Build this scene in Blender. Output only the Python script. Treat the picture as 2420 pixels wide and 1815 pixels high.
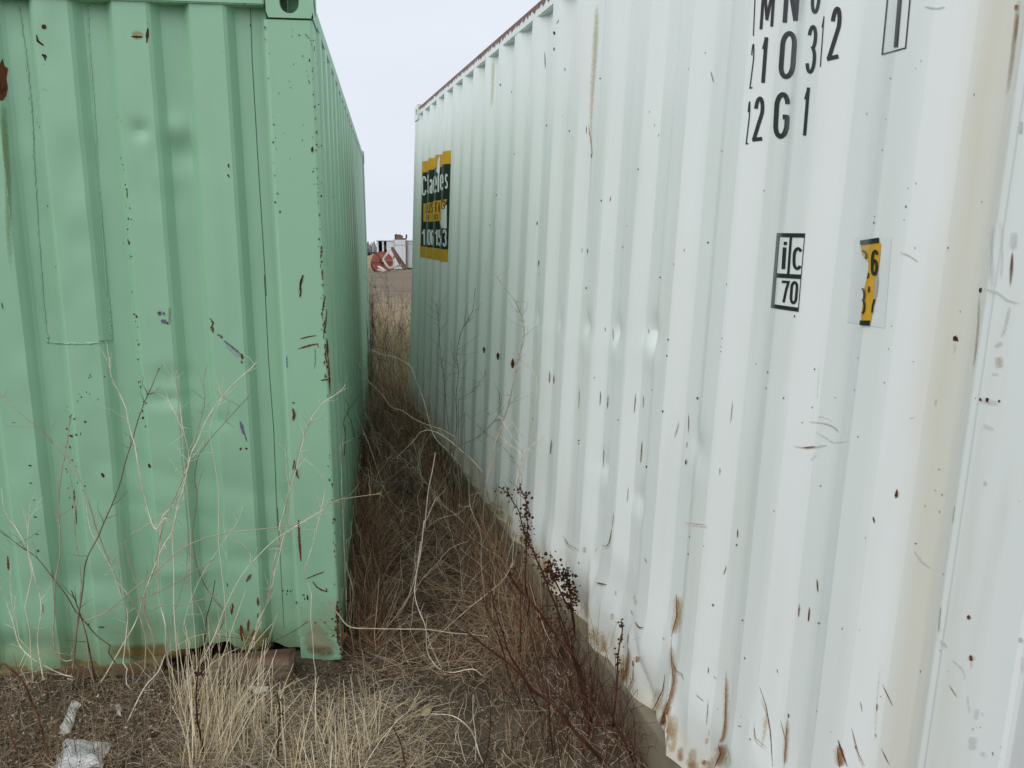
import bpy, bmesh, math, random
import numpy as np
from mathutils import Matrix, Vector

random.seed(7); RNG = np.random.default_rng(7)
SC = bpy.context.scene
for o in list(bpy.data.objects): bpy.data.objects.remove(o)
COL = SC.collection

# ------------------------------------------------------------------ camera
F, PITCH, ROLL, EYE = 1931.0865, .1841, .0022, 1.7327      # focal length in photo pixels, radians, metres
PW, PH = 2420.0, 1815.0
cam_data = bpy.data.cameras.new("camera"); cam = bpy.data.objects.new("camera", cam_data); COL.objects.link(cam)
cam_data.sensor_width = 36.0; cam_data.lens = 36.0 * F / PW
cam_data.clip_start = .05; cam_data.clip_end = 6000
cam.matrix_world = Matrix.Translation((0, 0, EYE)) @ Matrix.Rotation(math.pi/2 - PITCH, 4, 'X') @ Matrix.Rotation(ROLL, 4, 'Z')
SC.camera = cam
SC.render.resolution_x, SC.render.resolution_y = 1024, 768

# ------------------------------------------------------------------ sky, sun, exposure (bright overcast)
SUN_EL, SUN_AZ = math.radians(48), math.radians(222)      # azimuth clockwise from +Y: behind the camera, to its left
world = bpy.data.worlds.new("World"); SC.world = world; world.use_nodes = True
nt = world.node_tree; nt.nodes.clear()
wo = nt.nodes.new('ShaderNodeOutputWorld'); bg = nt.nodes.new('ShaderNodeBackground')
sky = nt.nodes.new('ShaderNodeTexSky'); sky.sky_type = 'NISHITA'; sky.sun_disc = False
sky.sun_elevation = SUN_EL; sky.sun_rotation = SUN_AZ; sky.air_density = 1.0; sky.dust_density = 3.0
tc = nt.nodes.new('ShaderNodeTexCoord'); sx = nt.nodes.new('ShaderNodeSeparateXYZ'); cx = nt.nodes.new('ShaderNodeCombineXYZ')
mx = nt.nodes.new('ShaderNodeMath'); mx.operation = 'MAXIMUM'; mx.inputs[1].default_value = .05
nt.links.new(tc.outputs['Generated'], sx.inputs[0]); nt.links.new(sx.outputs['Z'], mx.inputs[0])
for a in 'XY': nt.links.new(sx.outputs[a], cx.inputs[a])
nt.links.new(mx.outputs[0], cx.inputs['Z']); nt.links.new(cx.outputs[0], sky.inputs[0])
cn = nt.nodes.new('ShaderNodeTexNoise'); cn.inputs['Scale'].default_value = 2.2; cn.inputs['Detail'].default_value = 4
cm = nt.nodes.new('ShaderNodeMapping'); cm.inputs['Scale'].default_value = (1, 1, 3)
nt.links.new(tc.outputs['Generated'], cm.inputs[0]); nt.links.new(cm.outputs[0], cn.inputs['Vector'])
cr = nt.nodes.new('ShaderNodeValToRGB')
cr.color_ramp.elements[0].position = .3; cr.color_ramp.elements[0].color = (7.5, 8.0, 8.9, 1)
cr.color_ramp.elements[1].position = .75; cr.color_ramp.elements[1].color = (8.3, 8.75, 9.5, 1)
nt.links.new(cn.outputs['Fac'], cr.inputs[0])
mxc = nt.nodes.new('ShaderNodeMix'); mxc.data_type = 'RGBA'; mxc.inputs[0].default_value = .94      # cloud cover over the clear sky
nt.links.new(sky.outputs[0], mxc.inputs[6]); nt.links.new(cr.outputs[0], mxc.inputs[7])
nt.links.new(mxc.outputs[2], bg.inputs['Color']); bg.inputs['Strength'].default_value = .1
nt.links.new(bg.outputs[0], wo.inputs[0])
sd = bpy.data.lights.new("sun", 'SUN'); sd.energy = 1.5; sd.angle = math.radians(65); sd.color = (1, .985, .95)
sun = bpy.data.objects.new("sun", sd); COL.objects.link(sun)
sdir = Vector((math.sin(SUN_AZ)*math.cos(SUN_EL), math.cos(SUN_AZ)*math.cos(SUN_EL), math.sin(SUN_EL)))
sun.rotation_euler = sdir.to_track_quat('Z', 'Y').to_euler()
SC.view_settings.view_transform = 'Standard'; SC.view_settings.look = 'None'
SC.view_settings.exposure = 0.06; SC.view_settings.gamma = 1.0; SC.view_settings.use_curve_mapping = False
SC.render.engine = 'CYCLES'; SC.cycles.max_bounces = 5; SC.cycles.diffuse_bounces = 4; SC.cycles.glossy_bounces = 2; SC.cycles.transmission_bounces = 2; SC.cycles.caustics_reflective = False; SC.cycles.caustics_refractive = False

# ------------------------------------------------------------------ helpers
CAM = np.array([0, 0, EYE])
def ray(px, py):                                   # view direction through a point of the photograph
    a = np.asarray(px, float) - PW/2; b = np.asarray(py, float) - PH/2
    u = (math.cos(ROLL)*a + math.sin(ROLL)*b)/F; v = (-math.sin(ROLL)*a + math.cos(ROLL)*b)/F
    cp, sp = math.cos(PITCH), math.sin(PITCH)
    return np.stack([u, cp - v*sp, -sp - v*cp], -1)
def at(px, py, Y):                                 # the point of that direction at distance Y
    d = ray(px, py); Y = np.asarray(Y, float); return CAM + d*(Y/d[..., 1])[..., None]
def frame(X, Z):
    X = X/np.linalg.norm(X); Y = np.cross(Z, X); Y /= np.linalg.norm(Y); return np.stack([X, Y, np.cross(X, Y)], 1)
def sstep(a, b, x):
    t = np.clip((x-a)/(b-a), 0, 1); return t*t*(3-2*t)
_perm = np.random.default_rng(3).random((64, 64, 16))
def vnoise(x, y, k=0):                             # cheap value noise, vectorised
    x = np.asarray(x, float); y = np.asarray(y, float)
    xi = np.floor(x).astype(int); yi = np.floor(y).astype(int); fx = x-xi; fy = y-yi
    fx = fx*fx*(3-2*fx); fy = fy*fy*(3-2*fy); g = lambda i, j: _perm[i % 64, j % 64, k % 16]
    return (g(xi, yi)*(1-fx)+g(xi+1, yi)*fx)*(1-fy)+(g(xi, yi+1)*(1-fx)+g(xi+1, yi+1)*fx)*fy

def mesh(name, V, Fc, mat=None, parent=None, smooth=False, col=None, alpha=None, sharp=0):
    V = np.asarray(V, np.float32)
    me = bpy.data.meshes.new(name)
    if isinstance(Fc, np.ndarray):
        n, k = Fc.shape
        me.vertices.add(len(V)); me.vertices.foreach_set('co', V.ravel())
        me.loops.add(n*k); me.loops.foreach_set('vertex_index', Fc.astype(np.int32).ravel())
        me.polygons.add(n); me.polygons.foreach_set('loop_start', np.arange(0, n*k, k, dtype=np.int32))
        me.polygons.foreach_set('loop_total', np.full(n, k, np.int32)); me.update(calc_edges=True)
    else:
        me.from_pydata(V.tolist(), [], [list(map(int, f)) for f in Fc]); me.update()
    if smooth: me.polygons.foreach_set('use_smooth', np.ones(len(me.polygons), bool))
    if sharp: me.set_sharp_from_angle(angle=math.radians(sharp))
    if col is not None:
        a = me.color_attributes.new('tint', 'FLOAT_COLOR', 'POINT')
        c = np.ones((len(V), 4), np.float32); c[:, :3] = np.asarray(col)[:, :3]
        if alpha is not None: c[:, 3] = alpha
        a.data.foreach_set('color', c.ravel())
    if mat: me.materials.append(mat)
    o = bpy.data.objects.new(name, me); COL.objects.link(o)
    if parent: o.parent = parent
    return o
def thing(name, label, cat, M=None, group=None):
    o = bpy.data.objects.new(name, None); COL.objects.link(o); o.empty_display_size = .2
    if M is not None: o.matrix_world = M
    return tag(o, label, cat, group)
def tag(o, label=None, cat=None, group=None, kind=None):
    if label: o['label'] = label
    if cat: o['category'] = cat
    if group: o['group'] = group
    if kind: o['kind'] = kind
    return o
class MB:                                           # gathers boxes and tubes into one mesh
    def __init__(s): s.V = []; s.F = []; s.n = 0
    def add(s, V, Fc):
        s.V.append(np.asarray(V, float)); s.F += [[i+s.n for i in f] for f in Fc]; s.n += len(V); return s
    def box(s, a, b, bev=0.0):
        (x0, y0, z0), (x1, y1, z1) = a, b
        if bev <= 0:
            V = [(x, y, z) for x in (x0, x1) for y in (y0, y1) for z in (z0, z1)]
            return s.add(V, [(0,1,3,2),(4,6,7,5),(0,4,5,1),(2,3,7,6),(0,2,6,4),(1,5,7,3)])
        bm = bmesh.new(); bmesh.ops.create_cube(bm, size=1)
        for v in bm.verts: v.co = ((x0+x1)/2+v.co.x*(x1-x0), (y0+y1)/2+v.co.y*(y1-y0), (z0+z1)/2+v.co.z*(z1-z0))
        bmesh.ops.bevel(bm, geom=bm.edges[:], offset=bev, segments=2, affect='EDGES')
        bm.verts.index_update(); V = [v.co[:] for v in bm.verts]; Fc = [[v.index for v in f.verts] for f in bm.faces]; bm.free()
        return s.add(V, Fc)
    def tube(s, P, R, k=6, cap=True):
        P = np.asarray(P, float); R = np.broadcast_to(R, (len(P),)); T = np.gradient(P, axis=0)
        T /= np.linalg.norm(T, axis=1)[:, None]+1e-9
        A = np.cross(T, [.31, .17, .93]); A /= np.linalg.norm(A, axis=1)[:, None]+1e-9; B = np.cross(T, A)
        th = np.arange(k)*2*math.pi/k
        V = (P[:, None]+R[:, None, None]*(np.cos(th)[None, :, None]*A[:, None]+np.sin(th)[None, :, None]*B[:, None])).reshape(-1, 3)
        Fc = [(i*k+j, i*k+(j+1) % k, (i+1)*k+(j+1) % k, (i+1)*k+j) for i in range(len(P)-1) for j in range(k)]
        if cap: Fc += [tuple(range(k))[::-1], tuple(range((len(P)-1)*k, len(P)*k))]
        return s.add(V, Fc)
    def build(s, name, mat, parent=None, smooth=False, **kw):
        return mesh(name, np.concatenate(s.V), s.F, mat, parent, smooth, **kw)
def beam(a, b, w, d=None, up=(0, 0, 1)):            # a squared bar between two points
    a = np.array(a, float); b = np.array(b, float); d = d or w
    X = b-a; X /= np.linalg.norm(X); Y = np.cross(up, X); Y /= np.linalg.norm(Y)+1e-9; Z = np.cross(X, Y)
    V = [p+Y*i*w/2+Z*j*d/2 for p in (a, b) for i in (-1, 1) for j in (-1, 1)]
    return V, [(0,1,3,2),(4,6,7,5),(0,4,5,1),(2,3,7,6),(0,2,6,4),(1,5,7,3)]
def smooth_line(P, n=6):                            # Catmull-Rom through the points
    P = np.asarray(P, float); 
    if len(P) < 3: return np.array([P[0]+(P[-1]-P[0])*t for t in np.linspace(0, 1, n)])
    Q = np.concatenate([[2*P[0]-P[1]], P, [2*P[-1]-P[-2]]]); out = []
    for i in range(1, len(Q)-2):
        for t in np.arange(n)/n:
            a, b, c, d = Q[i-1], Q[i], Q[i+1], Q[i+2]
            out.append(.5*((2*b)+(c-a)*t+(2*a-5*b+4*c-d)*t*t+(-a+3*b-3*c+d)*t**3))
    out.append(P[-1]); return np.array(out)

# ------------------------------------------------------------------ materials
def new_mat(name):
    m = bpy.data.materials.new(name); m.use_nodes = True; t = m.node_tree
    return m, t, t.nodes['Principled BSDF'], t.nodes['Material Output']
def node(t, kind, **inp):
    n = t.nodes.new(kind)
    for k, v in inp.items(): n.inputs[k.replace('_', ' ')].default_value = v
    return n
def noise(t, scale, detail=4, vec=None, rough=.55):
    n = node(t, 'ShaderNodeTexNoise', Scale=scale, Detail=detail, Roughness=rough)
    if vec is not None: t.links.new(vec, n.inputs['Vector'])
    return n.outputs['Fac']
def ramp(t, src, stops):
    r = t.nodes.new('ShaderNodeValToRGB'); e = r.color_ramp.elements
    while len(e) < len(stops): e.new(.5)
    for el, (p, c) in zip(e, stops): el.position = p; el.color = (c if isinstance(c, tuple) else (c, c, c)) + (1,) if not (isinstance(c, tuple) and len(c) == 4) else c
    t.links.new(src, r.inputs[0]); return r.outputs[0]
def mixc(t, fac, a, b):
    m = t.nodes.new('ShaderNodeMix'); m.data_type = 'RGBA'
    for i, v in ((0, fac), (6, a), (7, b)):
        if isinstance(v, (int, float)): m.inputs[i].default_value = v
        elif isinstance(v, tuple): m.inputs[i].default_value = v + (1,)
        else: t.links.new(v, m.inputs[i])
    return m.outputs[2]
def math_(t, op, a, b=0.0):
    m = t.nodes.new('ShaderNodeMath'); m.operation = op
    for i, v in ((0, a), (1, b)):
        if isinstance(v, (int, float)): m.inputs[i].default_value = v
        else: t.links.new(v, m.inputs[i])
    return m.outputs[0]
def obj_vec(t, scale=(1, 1, 1)):
    c = t.nodes.new('ShaderNodeTexCoord'); mp = t.nodes.new('ShaderNodeMapping'); mp.inputs['Scale'].default_value = scale
    t.links.new(c.outputs['Object'], mp.inputs[0]); return mp.outputs[0]
def bump(t, bs, h, strength=.3, dist=.01):
    b = node(t, 'ShaderNodeBump', Strength=strength, Distance=dist); t.links.new(h, b.inputs['Height']); t.links.new(b.outputs[0], bs.inputs['Normal'])
RUST = [(.0, (.035, .012, .006)), (.45, (.11, .035, .014)), (1., (.24, .085, .028))]
def paint(name, base, dirt, rough=.42, chips=.0, lowdirt=None, streak=0.35, toprust=None, low=0.0, band=None):
    m, t, bs, _ = new_mat(name); v = obj_vec(t)
    n1 = noise(t, 1.3, 3, v); n2 = noise(t, 9, 3, obj_vec(t, (1, 1, .12)))
    c = mixc(t, ramp(t, n1, [(.35, 0.), (.75, .35)]), base, tuple(b*.9 for b in base))
    c = mixc(t, math_(t, 'MULTIPLY', ramp(t, n2, [(.5, 0.), (.78, 1.)]), streak), c, dirt)
    sp = node(t, 'ShaderNodeSeparateXYZ'); t.links.new(v, sp.inputs[0])
    if lowdirt:                                     # splash-back staining with a ragged upper edge
        z = math_(t, 'ADD', sp.outputs['Z'], math_(t, 'MULTIPLY', noise(t, 7, 5, v), .35))
        c = mixc(t, ramp(t, z, [(.18+low, .85), (.30+low, .45), (.46+low, 0.)]), c, lowdirt)
    if band:                                        # yellowed water run beside the post
        bx = math_(t, 'ADD', sp.outputs['X'], math_(t, 'MULTIPLY', math_(t, 'SUBTRACT', n1, .5), .05)); x0 = 5.5
        c = mixc(t, math_(t, 'MULTIPLY', ramp(t, math_(t, 'SUBTRACT', bx, x0), [(band[0]-x0, 0.), (band[1]-x0, .8), (band[2]-x0, .55), (band[3]-x0, 0.)]), ramp(t, n2, [(.25, .45), (.7, .85)])), c, (.66, .59, .44))
    rust = ramp(t, noise(t, 14, 3, v), RUST) if (toprust or chips) else None
    if toprust:
        z0, z1 = toprust
        z = math_(t, 'ADD', math_(t, 'MULTIPLY', math_(t, 'SUBTRACT', sp.outputs['Z'], z0), 1/(z1-z0)), math_(t, 'MULTIPLY', noise(t, 30, 6, obj_vec(t, (1, 1, .25))), 1.1))
        big = ramp(t, noise(t, .9, 2, v), [(.30, 0.), (.42, 1.)])
        c = mixc(t, math_(t, 'MULTIPLY', ramp(t, math_(t, 'MULTIPLY', z, .5), [(.0, 0.), (.50, 0.), (.56, 1.)]), big), c, rust)
    if chips:
        k = ramp(t, noise(t, 26, 4, v, .65), [(.0, 0.), (1-chips, 0.), (1-chips+.012, 1.)])
        c = mixc(t, k, c, rust)
    t.links.new(c, bs.inputs['Base Color'])
    t.links.new(ramp(t, n2, [(.3, rough-.06), (.8, rough+.2)]), bs.inputs['Roughness'])
    bs.inputs['Specular IOR Level'].default_value = .5
    return m
GREEN = (.305, .545, .362); WHITE = (.765, .805, .785)
M = {}
M['green'] = paint('green_paint', GREEN, (.22, .42, .28), .33, 0, (.20, .235, .10), .3)
M['green_frame'] = paint('green_frame_paint', GREEN, (.22, .41, .27), .45, .285, (.20, .22, .10), .3)
M['white'] = paint('white_paint', WHITE, (.62, .62, .53), .30, 0, (.55, .47, .33), .35, low=.06, band=(5.74, 5.80, 5.86, 5.895))
M['white_frame'] = paint('white_frame_paint', WHITE, (.50, .47, .36), .42, .26, (.34, .31, .22), .5)
M['white_rail'] = paint('white_rail_paint', WHITE, (.5, .46, .35), .42, .24, None, .4, toprust=(2.515, 2.577))
M['bottom_rail'] = paint('bottom_rail_paint', (.235, .22, .165), (.20, .14, .065), .6, .31, (.16, .125, .07), .9)
def plain(name, c, rough=.7, var=.35, scale=12, bumpy=.3, metal=0):
    m, t, bs, _ = new_mat(name); v = obj_vec(t); n = noise(t, scale, 6, v)
    t.links.new(mixc(t, ramp(t, n, [(.3, 0.), (.72, 1.)]), tuple(x*(1-var) for x in c), tuple(min(1, x*(1+var)) for x in c)), bs.inputs['Base Color'])
    bs.inputs['Roughness'].default_value = rough; bs.inputs['Metallic'].default_value = metal
    if bumpy: bump(t, bs, n, bumpy, .01)
    return m
def rusty(name, light=1.0):
    m, t, bs, _ = new_mat(name); v = obj_vec(t); n = noise(t, 22, 8, v, .65)
    t.links.new(ramp(t, n, [(p, tuple(x*light for x in c)) for p, c in RUST]), bs.inputs['Base Color']); bs.inputs['Roughness'].default_value = .85
    bump(t, bs, n, .5, .004); return m
M['green_cast'] = paint('green_casting_paint', GREEN, (.22, .41, .27), .45, .28, None, .3); M['white_cast'] = paint('white_casting_paint', WHITE, (.5, .47, .36), .42, .3, None, .5)
M['sill'] = paint('sill_paint', (.27, .33, .17), (.16, .07, .03), .7, .40, (.15, .07, .03), .9)
M['rust'] = rusty('rust'); M['black_hole'] = plain('casting_inside', (.10, .105, .11), .6, .4)
M['black'] = plain('black_letter_film', (.012, .013, .014), .35, .2, 30, 0)
M['yellow'] = plain('yellow_film', (.62, .34, .012), .35, .12, 20, 0)
M['decal_white'] = plain('white_film', (.70, .74, .74), .35, .06, 20, 0)
M['ghost'] = plain('unfaded_paint', (.70, .74, .722), .36, .03, 6, 0)
M['seam'] = plain('seam_sealant', (.07, .13, .09), .6, .3, 40, 0)
M['floor_leaf'] = plain('tan_leaf', (.27, .22, .13), .8, .3)
M['floor_wood'] = plain('floor_timber', (.07, .05, .035), .9, .4)
def tinted(name, rough=.8, use_alpha=False, spec=.2, transl=0.0):
    m, t, bs, out = new_mat(name); a = node(t, 'ShaderNodeVertexColor'); a.layer_name = 'tint'
    t.links.new(a.outputs['Color'], bs.inputs['Base Color']); bs.inputs['Roughness'].default_value = rough; bs.inputs['Specular IOR Level'].default_value = spec
    if use_alpha:                                    # a stain thins out towards its ragged edge
        al = math_(t, 'ADD', a.outputs['Alpha'], math_(t, 'MULTIPLY', math_(t, 'SUBTRACT', noise(t, 90, 5, obj_vec(t), .6), .5), .45))
        al = math_(t, 'MULTIPLY', ramp(t, al, [(.10, 0.), (.95, 1.)]), ramp(t, a.outputs['Alpha'], [(.02, 0.), (.2, 1.)]))
        t.links.new(al, bs.inputs['Alpha'])
    return m
M['stain'] = tinted('rust_stain', .8, True); M['chip'] = tinted('bare_chip', .75); M['straw'] = tinted('dry_straw', .75, False, .25); M['litter'] = tinted('dead_leaf', .9, False, .1)
M['stem'] = tinted('dry_stem', .75, False, .25)

# ------------------------------------------------------------------ ground
def zbase(x, y):
    d = np.maximum(np.asarray(y, float), 0)
    z = np.interp(d, [0, 10.5, 16, 25, 45, 62, 80, 150, 260, 600, 2500], [0, 0, -.1, -.26, -.72, -1.08, -1.42, -2.72, -5.6, -14, -60])
    return z
def gap_mid(y):                                      # ridge of soil and rubbish between the two boxes
    return -.62 + (y-3.1)*-.085
def zground(x, y):
    x = np.asarray(x, float); y = np.asarray(y, float)
    z = zbase(x, y)-.045
    near = np.exp(-np.maximum(np.hypot(x, y-4)-5, 0)/4)
    z = z + near*((vnoise(x*1.4, y*1.4, 1)-.5)*.10 + (vnoise(x*5, y*5, 2)-.5)*.05 + (vnoise(x*17, y*17, 3)-.5)*.02)
    w = sstep(3.3, 4.8, y)*(1-sstep(8.0, 10.5, y)); z = z + w*.10*np.exp(-((x-(-.55-(y-3.1)*.08))/.45)**2)
    wu = (x+.9031)*math.sin(.2708)+(6.9499-y)*math.cos(.2708); wv = -((x+.9031)*math.cos(.2708)-(6.9499-y)*math.sin(.2708))      # along and out from the white wall
    bank = np.exp(-(np.maximum(wv, 0)/.16)**2)*(1-sstep(.02, .4, -wv))*(sstep(2.3, 3.2, wu)*.215+(1-sstep(.8, 1.7, wu))*.16); z = z + bank*(1-sstep(6.0, 7.2, wu))*(.8+.4*vnoise(wu*4, wv*4, 7))
    # ruts of the yard beyond the boxes
    far = sstep(11, 18, y)*(1-sstep(60, 90, y))
    z = z + far*((vnoise(x*.16, y*.9, 4)-.5)*.16 + (vnoise(x*.5, y*2.3, 5)-.5)*.07) + far*.28*np.exp(-((y-52-vnoise(x*.2, 0, 6)*2)/1.6)**2)
    ge = (3.0971+(x+.6994)*.1476)-y; z = z + .075*np.exp(-(np.maximum(ge, 0)/.22)**2)*(1-sstep(.0, .25, -ge))*sstep(-.62, -.72, x) if False else z + .06*np.exp(-(np.maximum(ge, 0)/.22)**2)*(1-sstep(0, .25, -ge))*(1-sstep(-.95, -.62, x))
    return z
def axis(lo, hi, step, ends):
    core = np.arange(lo, hi+1e-6, step); a = []; s = step; v = hi
    while v < ends[1]: s *= 1.16; v += s; a.append(v)
    b = []; s = step; v = lo
    while v > ends[0]: s *= 1.16; v -= s; b.append(v)
    return np.array(b[::-1]+list(core)+a)
xs = axis(-2.6, 1.4, .028, (-2500, 2500)); ys = axis(1.9, 9.5, .028, (-60, 3000))
gxm, gym = np.meshgrid(xs, ys, indexing='xy')
V = np.stack([gxm, gym, zground(gxm, gym)], -1).reshape(-1, 3); nx, ny = len(xs), len(ys)
idx = np.arange(nx*ny).reshape(ny, nx); Fq = np.stack([idx[:-1, :-1], idx[:-1, 1:], idx[1:, 1:], idx[1:, :-1]], -1).reshape(-1, 4)
m, t, bs, _ = new_mat('bare_soil'); v = obj_vec(t)
n1 = noise(t, 3.5, 8, v, .6); n2 = noise(t, 60, 6, v, .7)
soil = ramp(t, n1, [(.3, (.055, .043, .029)), (.55, (.105, .084, .058)), (.8, (.16, .13, .092))])
soil = mixc(t, ramp(t, n2, [(.5, 0.), (.75, .4)]), soil, (.17, .138, .098))
sp = node(t, 'ShaderNodeSeparateXYZ'); t.links.new(v, sp.inputs[0])
dist = math_(t, 'ADD', sp.outputs['Y'], math_(t, 'MULTIPLY', noise(t, .12, 4, v), 14))
yard = ramp(t, noise(t, .9, 7, obj_vec(t, (.35, 1.6, 1)), .65), [(.3, (.12, .098, .07)), (.6, (.21, .17, .122)), (.8, (.29, .235, .17))])
mr = node(t, 'ShaderNodeMapRange'); mr.inputs[1].default_value = 13; mr.inputs[2].default_value = 26; t.links.new(dist, mr.inputs[0])
c = mixc(t, mr.outputs[0], soil, yard)
mr2 = node(t, 'ShaderNodeMapRange'); mr2.inputs[1].default_value = 66; mr2.inputs[2].default_value = 80; t.links.new(dist, mr2.inputs[0])
c = mixc(t, mr2.outputs[0], c, ramp(t, noise(t, .3, 5, v), [(.3, (.22, .165, .10)), (.7, (.33, .26, .16))]))
t.links.new(c, bs.inputs['Base Color']); bs.inputs['Roughness'].default_value = .95; bs.inputs['Specular IOR Level'].default_value = .1
bump(t, bs, math_(t, 'ADD', n2, math_(t, 'MULTIPLY', noise(t, 200, 4, v), .4)), .5, .02)
tag(mesh('ground', V, Fq, m, None, True), kind='structure')

# ------------------------------------------------------------------ the two containers: frames
gyaw, wyaw = -.1465, -.2708
gdv = np.array([math.sin(gyaw), math.cos(gyaw), -.0047]); glv = np.array([-math.cos(gyaw), math.sin(gyaw), 0])
GM = frame(gdv, np.array([0, 0, 1.])+glv*.0064); GO = np.array([-.6994, 3.0971, 0])
wdv = np.array([-math.sin(wyaw), -math.cos(wyaw), -.0041]); wnv = np.array([math.cos(wyaw), -math.sin(wyaw), 0])
WM = frame(wdv, np.array([0, 0, 1.])+wnv*.0424); WO = np.array([-.9031, 6.9499, .1382])
def mat4(R, O):
    m = Matrix.Identity(4)
    for i in range(3):
        for j in range(3): m[i][j] = R[i, j]
        m[i][3] = O[i]
    return m
CL, CW, CH = 6.058, 2.438, 2.591                    # length along local X, width along +Y (indoors), height

def trap(u, s, o, out, sl):                          # trapezoid profile: 0 on the outer flat, 1 on the inner flat
    q = np.mod(u-o, s)                               # q = 0 where the outer flat ends
    inn = s-out-2*sl
    return np.interp(q, [0, sl, sl+inn, 2*sl+inn, s], [0, 1, 1, 0, 0])
def breaks(lo, hi, s, o, out, sl, r=.007, extra=2):
    inn = s-out-2*sl; c = []
    for k in range(int((lo-o)/s)-2, int((hi-o)/s)+2):
        b = [o+k*s, o+k*s+sl, o+k*s+sl+inn, o+k*s+2*sl+inn, o+(k+1)*s]
        for i in range(4):
            c += [b[i]-r, b[i]+r]; c += list(np.linspace(b[i]+r, b[i+1]-r, extra+2)[1:-1])
    return np.unique(np.clip(np.round([v for v in c if lo <= v <= hi] + [lo, hi], 5), lo, hi))

# white side wall ------------------------------------------------------------
WS, WOO, WOUT, WSL, WDEP = .2916, .158, .078, .068, .031
W_LO, W_HI, W_Z0, W_Z1 = .115, 5.925, .155, 2.533
def hit(px, py, R, O, ax, c=0.0):
    d = ray(px, py) @ R; o = (CAM-O) @ R; t = (c-o[ax])/d[..., ax]; return o+d*t[..., None]
dent_px = [(1263, 748, .012), (1314, 760, .010), (1378, 772, .018), (1446, 782, .020), (1530, 786, .022), (1415, 1105, .008), (1495, 1185, .007), (1640, 1055, .008)]
DENTS = [(*hit(x, y, WM, WO, 1)[[0, 2]], a) for x, y, a in dent_px]
def wall_white(u, z):                                # inward depth of the white side wall at (u, z)
    u = np.asarray(u, float); z = np.asarray(z, float)
    low = 1-sstep(.2, .60, z+.12*vnoise(u*3.1, 0, 2)); k = sstep(2.6, 4.2, u)
    warp = low*k*(.05*np.sin(u*4.3+1)+.045)+ (vnoise(u*2.2, z*1.3, 5)-.5)*.004
    flat = 1-.45*low*k*vnoise(u*5, z*3, 6)
    d = trap(u+warp, WS, WOO, WOUT, WSL)*WDEP*flat
    rid = 1-np.abs(2*vnoise(u*4.6+z*1.7, z*3.4-u*.8, 1)-1); d = d + low*k*(.034*rid**2.2*np.sin(u*10.7+z*5)+.014) - .02*k*np.exp(-((z-.34)/.10)**2)*vnoise(u*3.4, 3.3, 7)
    d = d + (vnoise(u*3, z*.8, 3)-.5)*.004 + (vnoise(u*7, z*3, 4)-.5)*.0015*(1+2*low*k)
    for cu, cz, a in DENTS:
        du = (u-cu+.01); dz = (z-cz); d = d + a*1.35*np.exp(-(du/.050)**2-(np.abs(dz)/(.042))**1.6) - a*.25*np.exp(-(du/.09)**2-((dz+.07)/.05)**2)
    bl = sstep(.125, .16, u)*(1-sstep(5.87, 5.90, u))
    edge = sstep(W_Z0, W_Z0+.05, z)
    return .004+d*bl*(edge*.15+.85)
# green end wall ---------------------------------------------------------------
GS, GOUT, GSL, GDEP = .2575, .120, .028, .042
G_OFF = .303+GOUT                                    # in y: outer flats span .303-.424, .565-.685, .819-.939
def wall_green(y, z):
    y = np.asarray(y, float); z = np.asarray(z, float)
    d = trap(y, GS, G_OFF, GOUT, GSL)*GDEP
    # the strip beside the post steps in once more
    d = np.where(y < .30, np.interp(y, [.165, .180, .275, .303], [.035, GDEP, GDEP, 0]), d)
    for cy, cz, a, ry, rz in [(.50, 2.10, -.012, .045, .05), (.50, 2.02, .016, .06, .06), (.53, 1.86, .006, .05, .06), (.62, 2.09, .012, .03, .03), (.58, 1.19, .010, .07, .045), (.60, 1.11, .010, .08, .03), (.43, 1.02, .006, .06, .03), (.3, .45, .008, .2, .05), (.6, .42, -.008, .18, .04), (.95, .4, .009, .2, .06), (.85, 1.95, .006, .05, .1), (.86, 1.7, .006, .05, .07)]:
        d = d + a*np.exp(-((y-cy)/ry)**2-((z-cz)/rz)**2)
    band = np.exp(-((z-(.95-.28*(1.1-y)))/.05)**2)+.7*np.exp(-((z-(.80-.30*(1.1-y)))/.035)**2)
    d = d + band*.004*(1-sstep(.75, 1.0, y))
    d = d + (vnoise(y*5, z*2, 8)-.5)*.006 + (vnoise(y*14, z*9, 9)-.5)*.002*(1+2*sstep(.72, .95, y))
    d = d + .025*np.exp(-((z-.14)/.05)**2)*(vnoise(y*6, 1, 3)-.35)
    return .012+d

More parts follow.
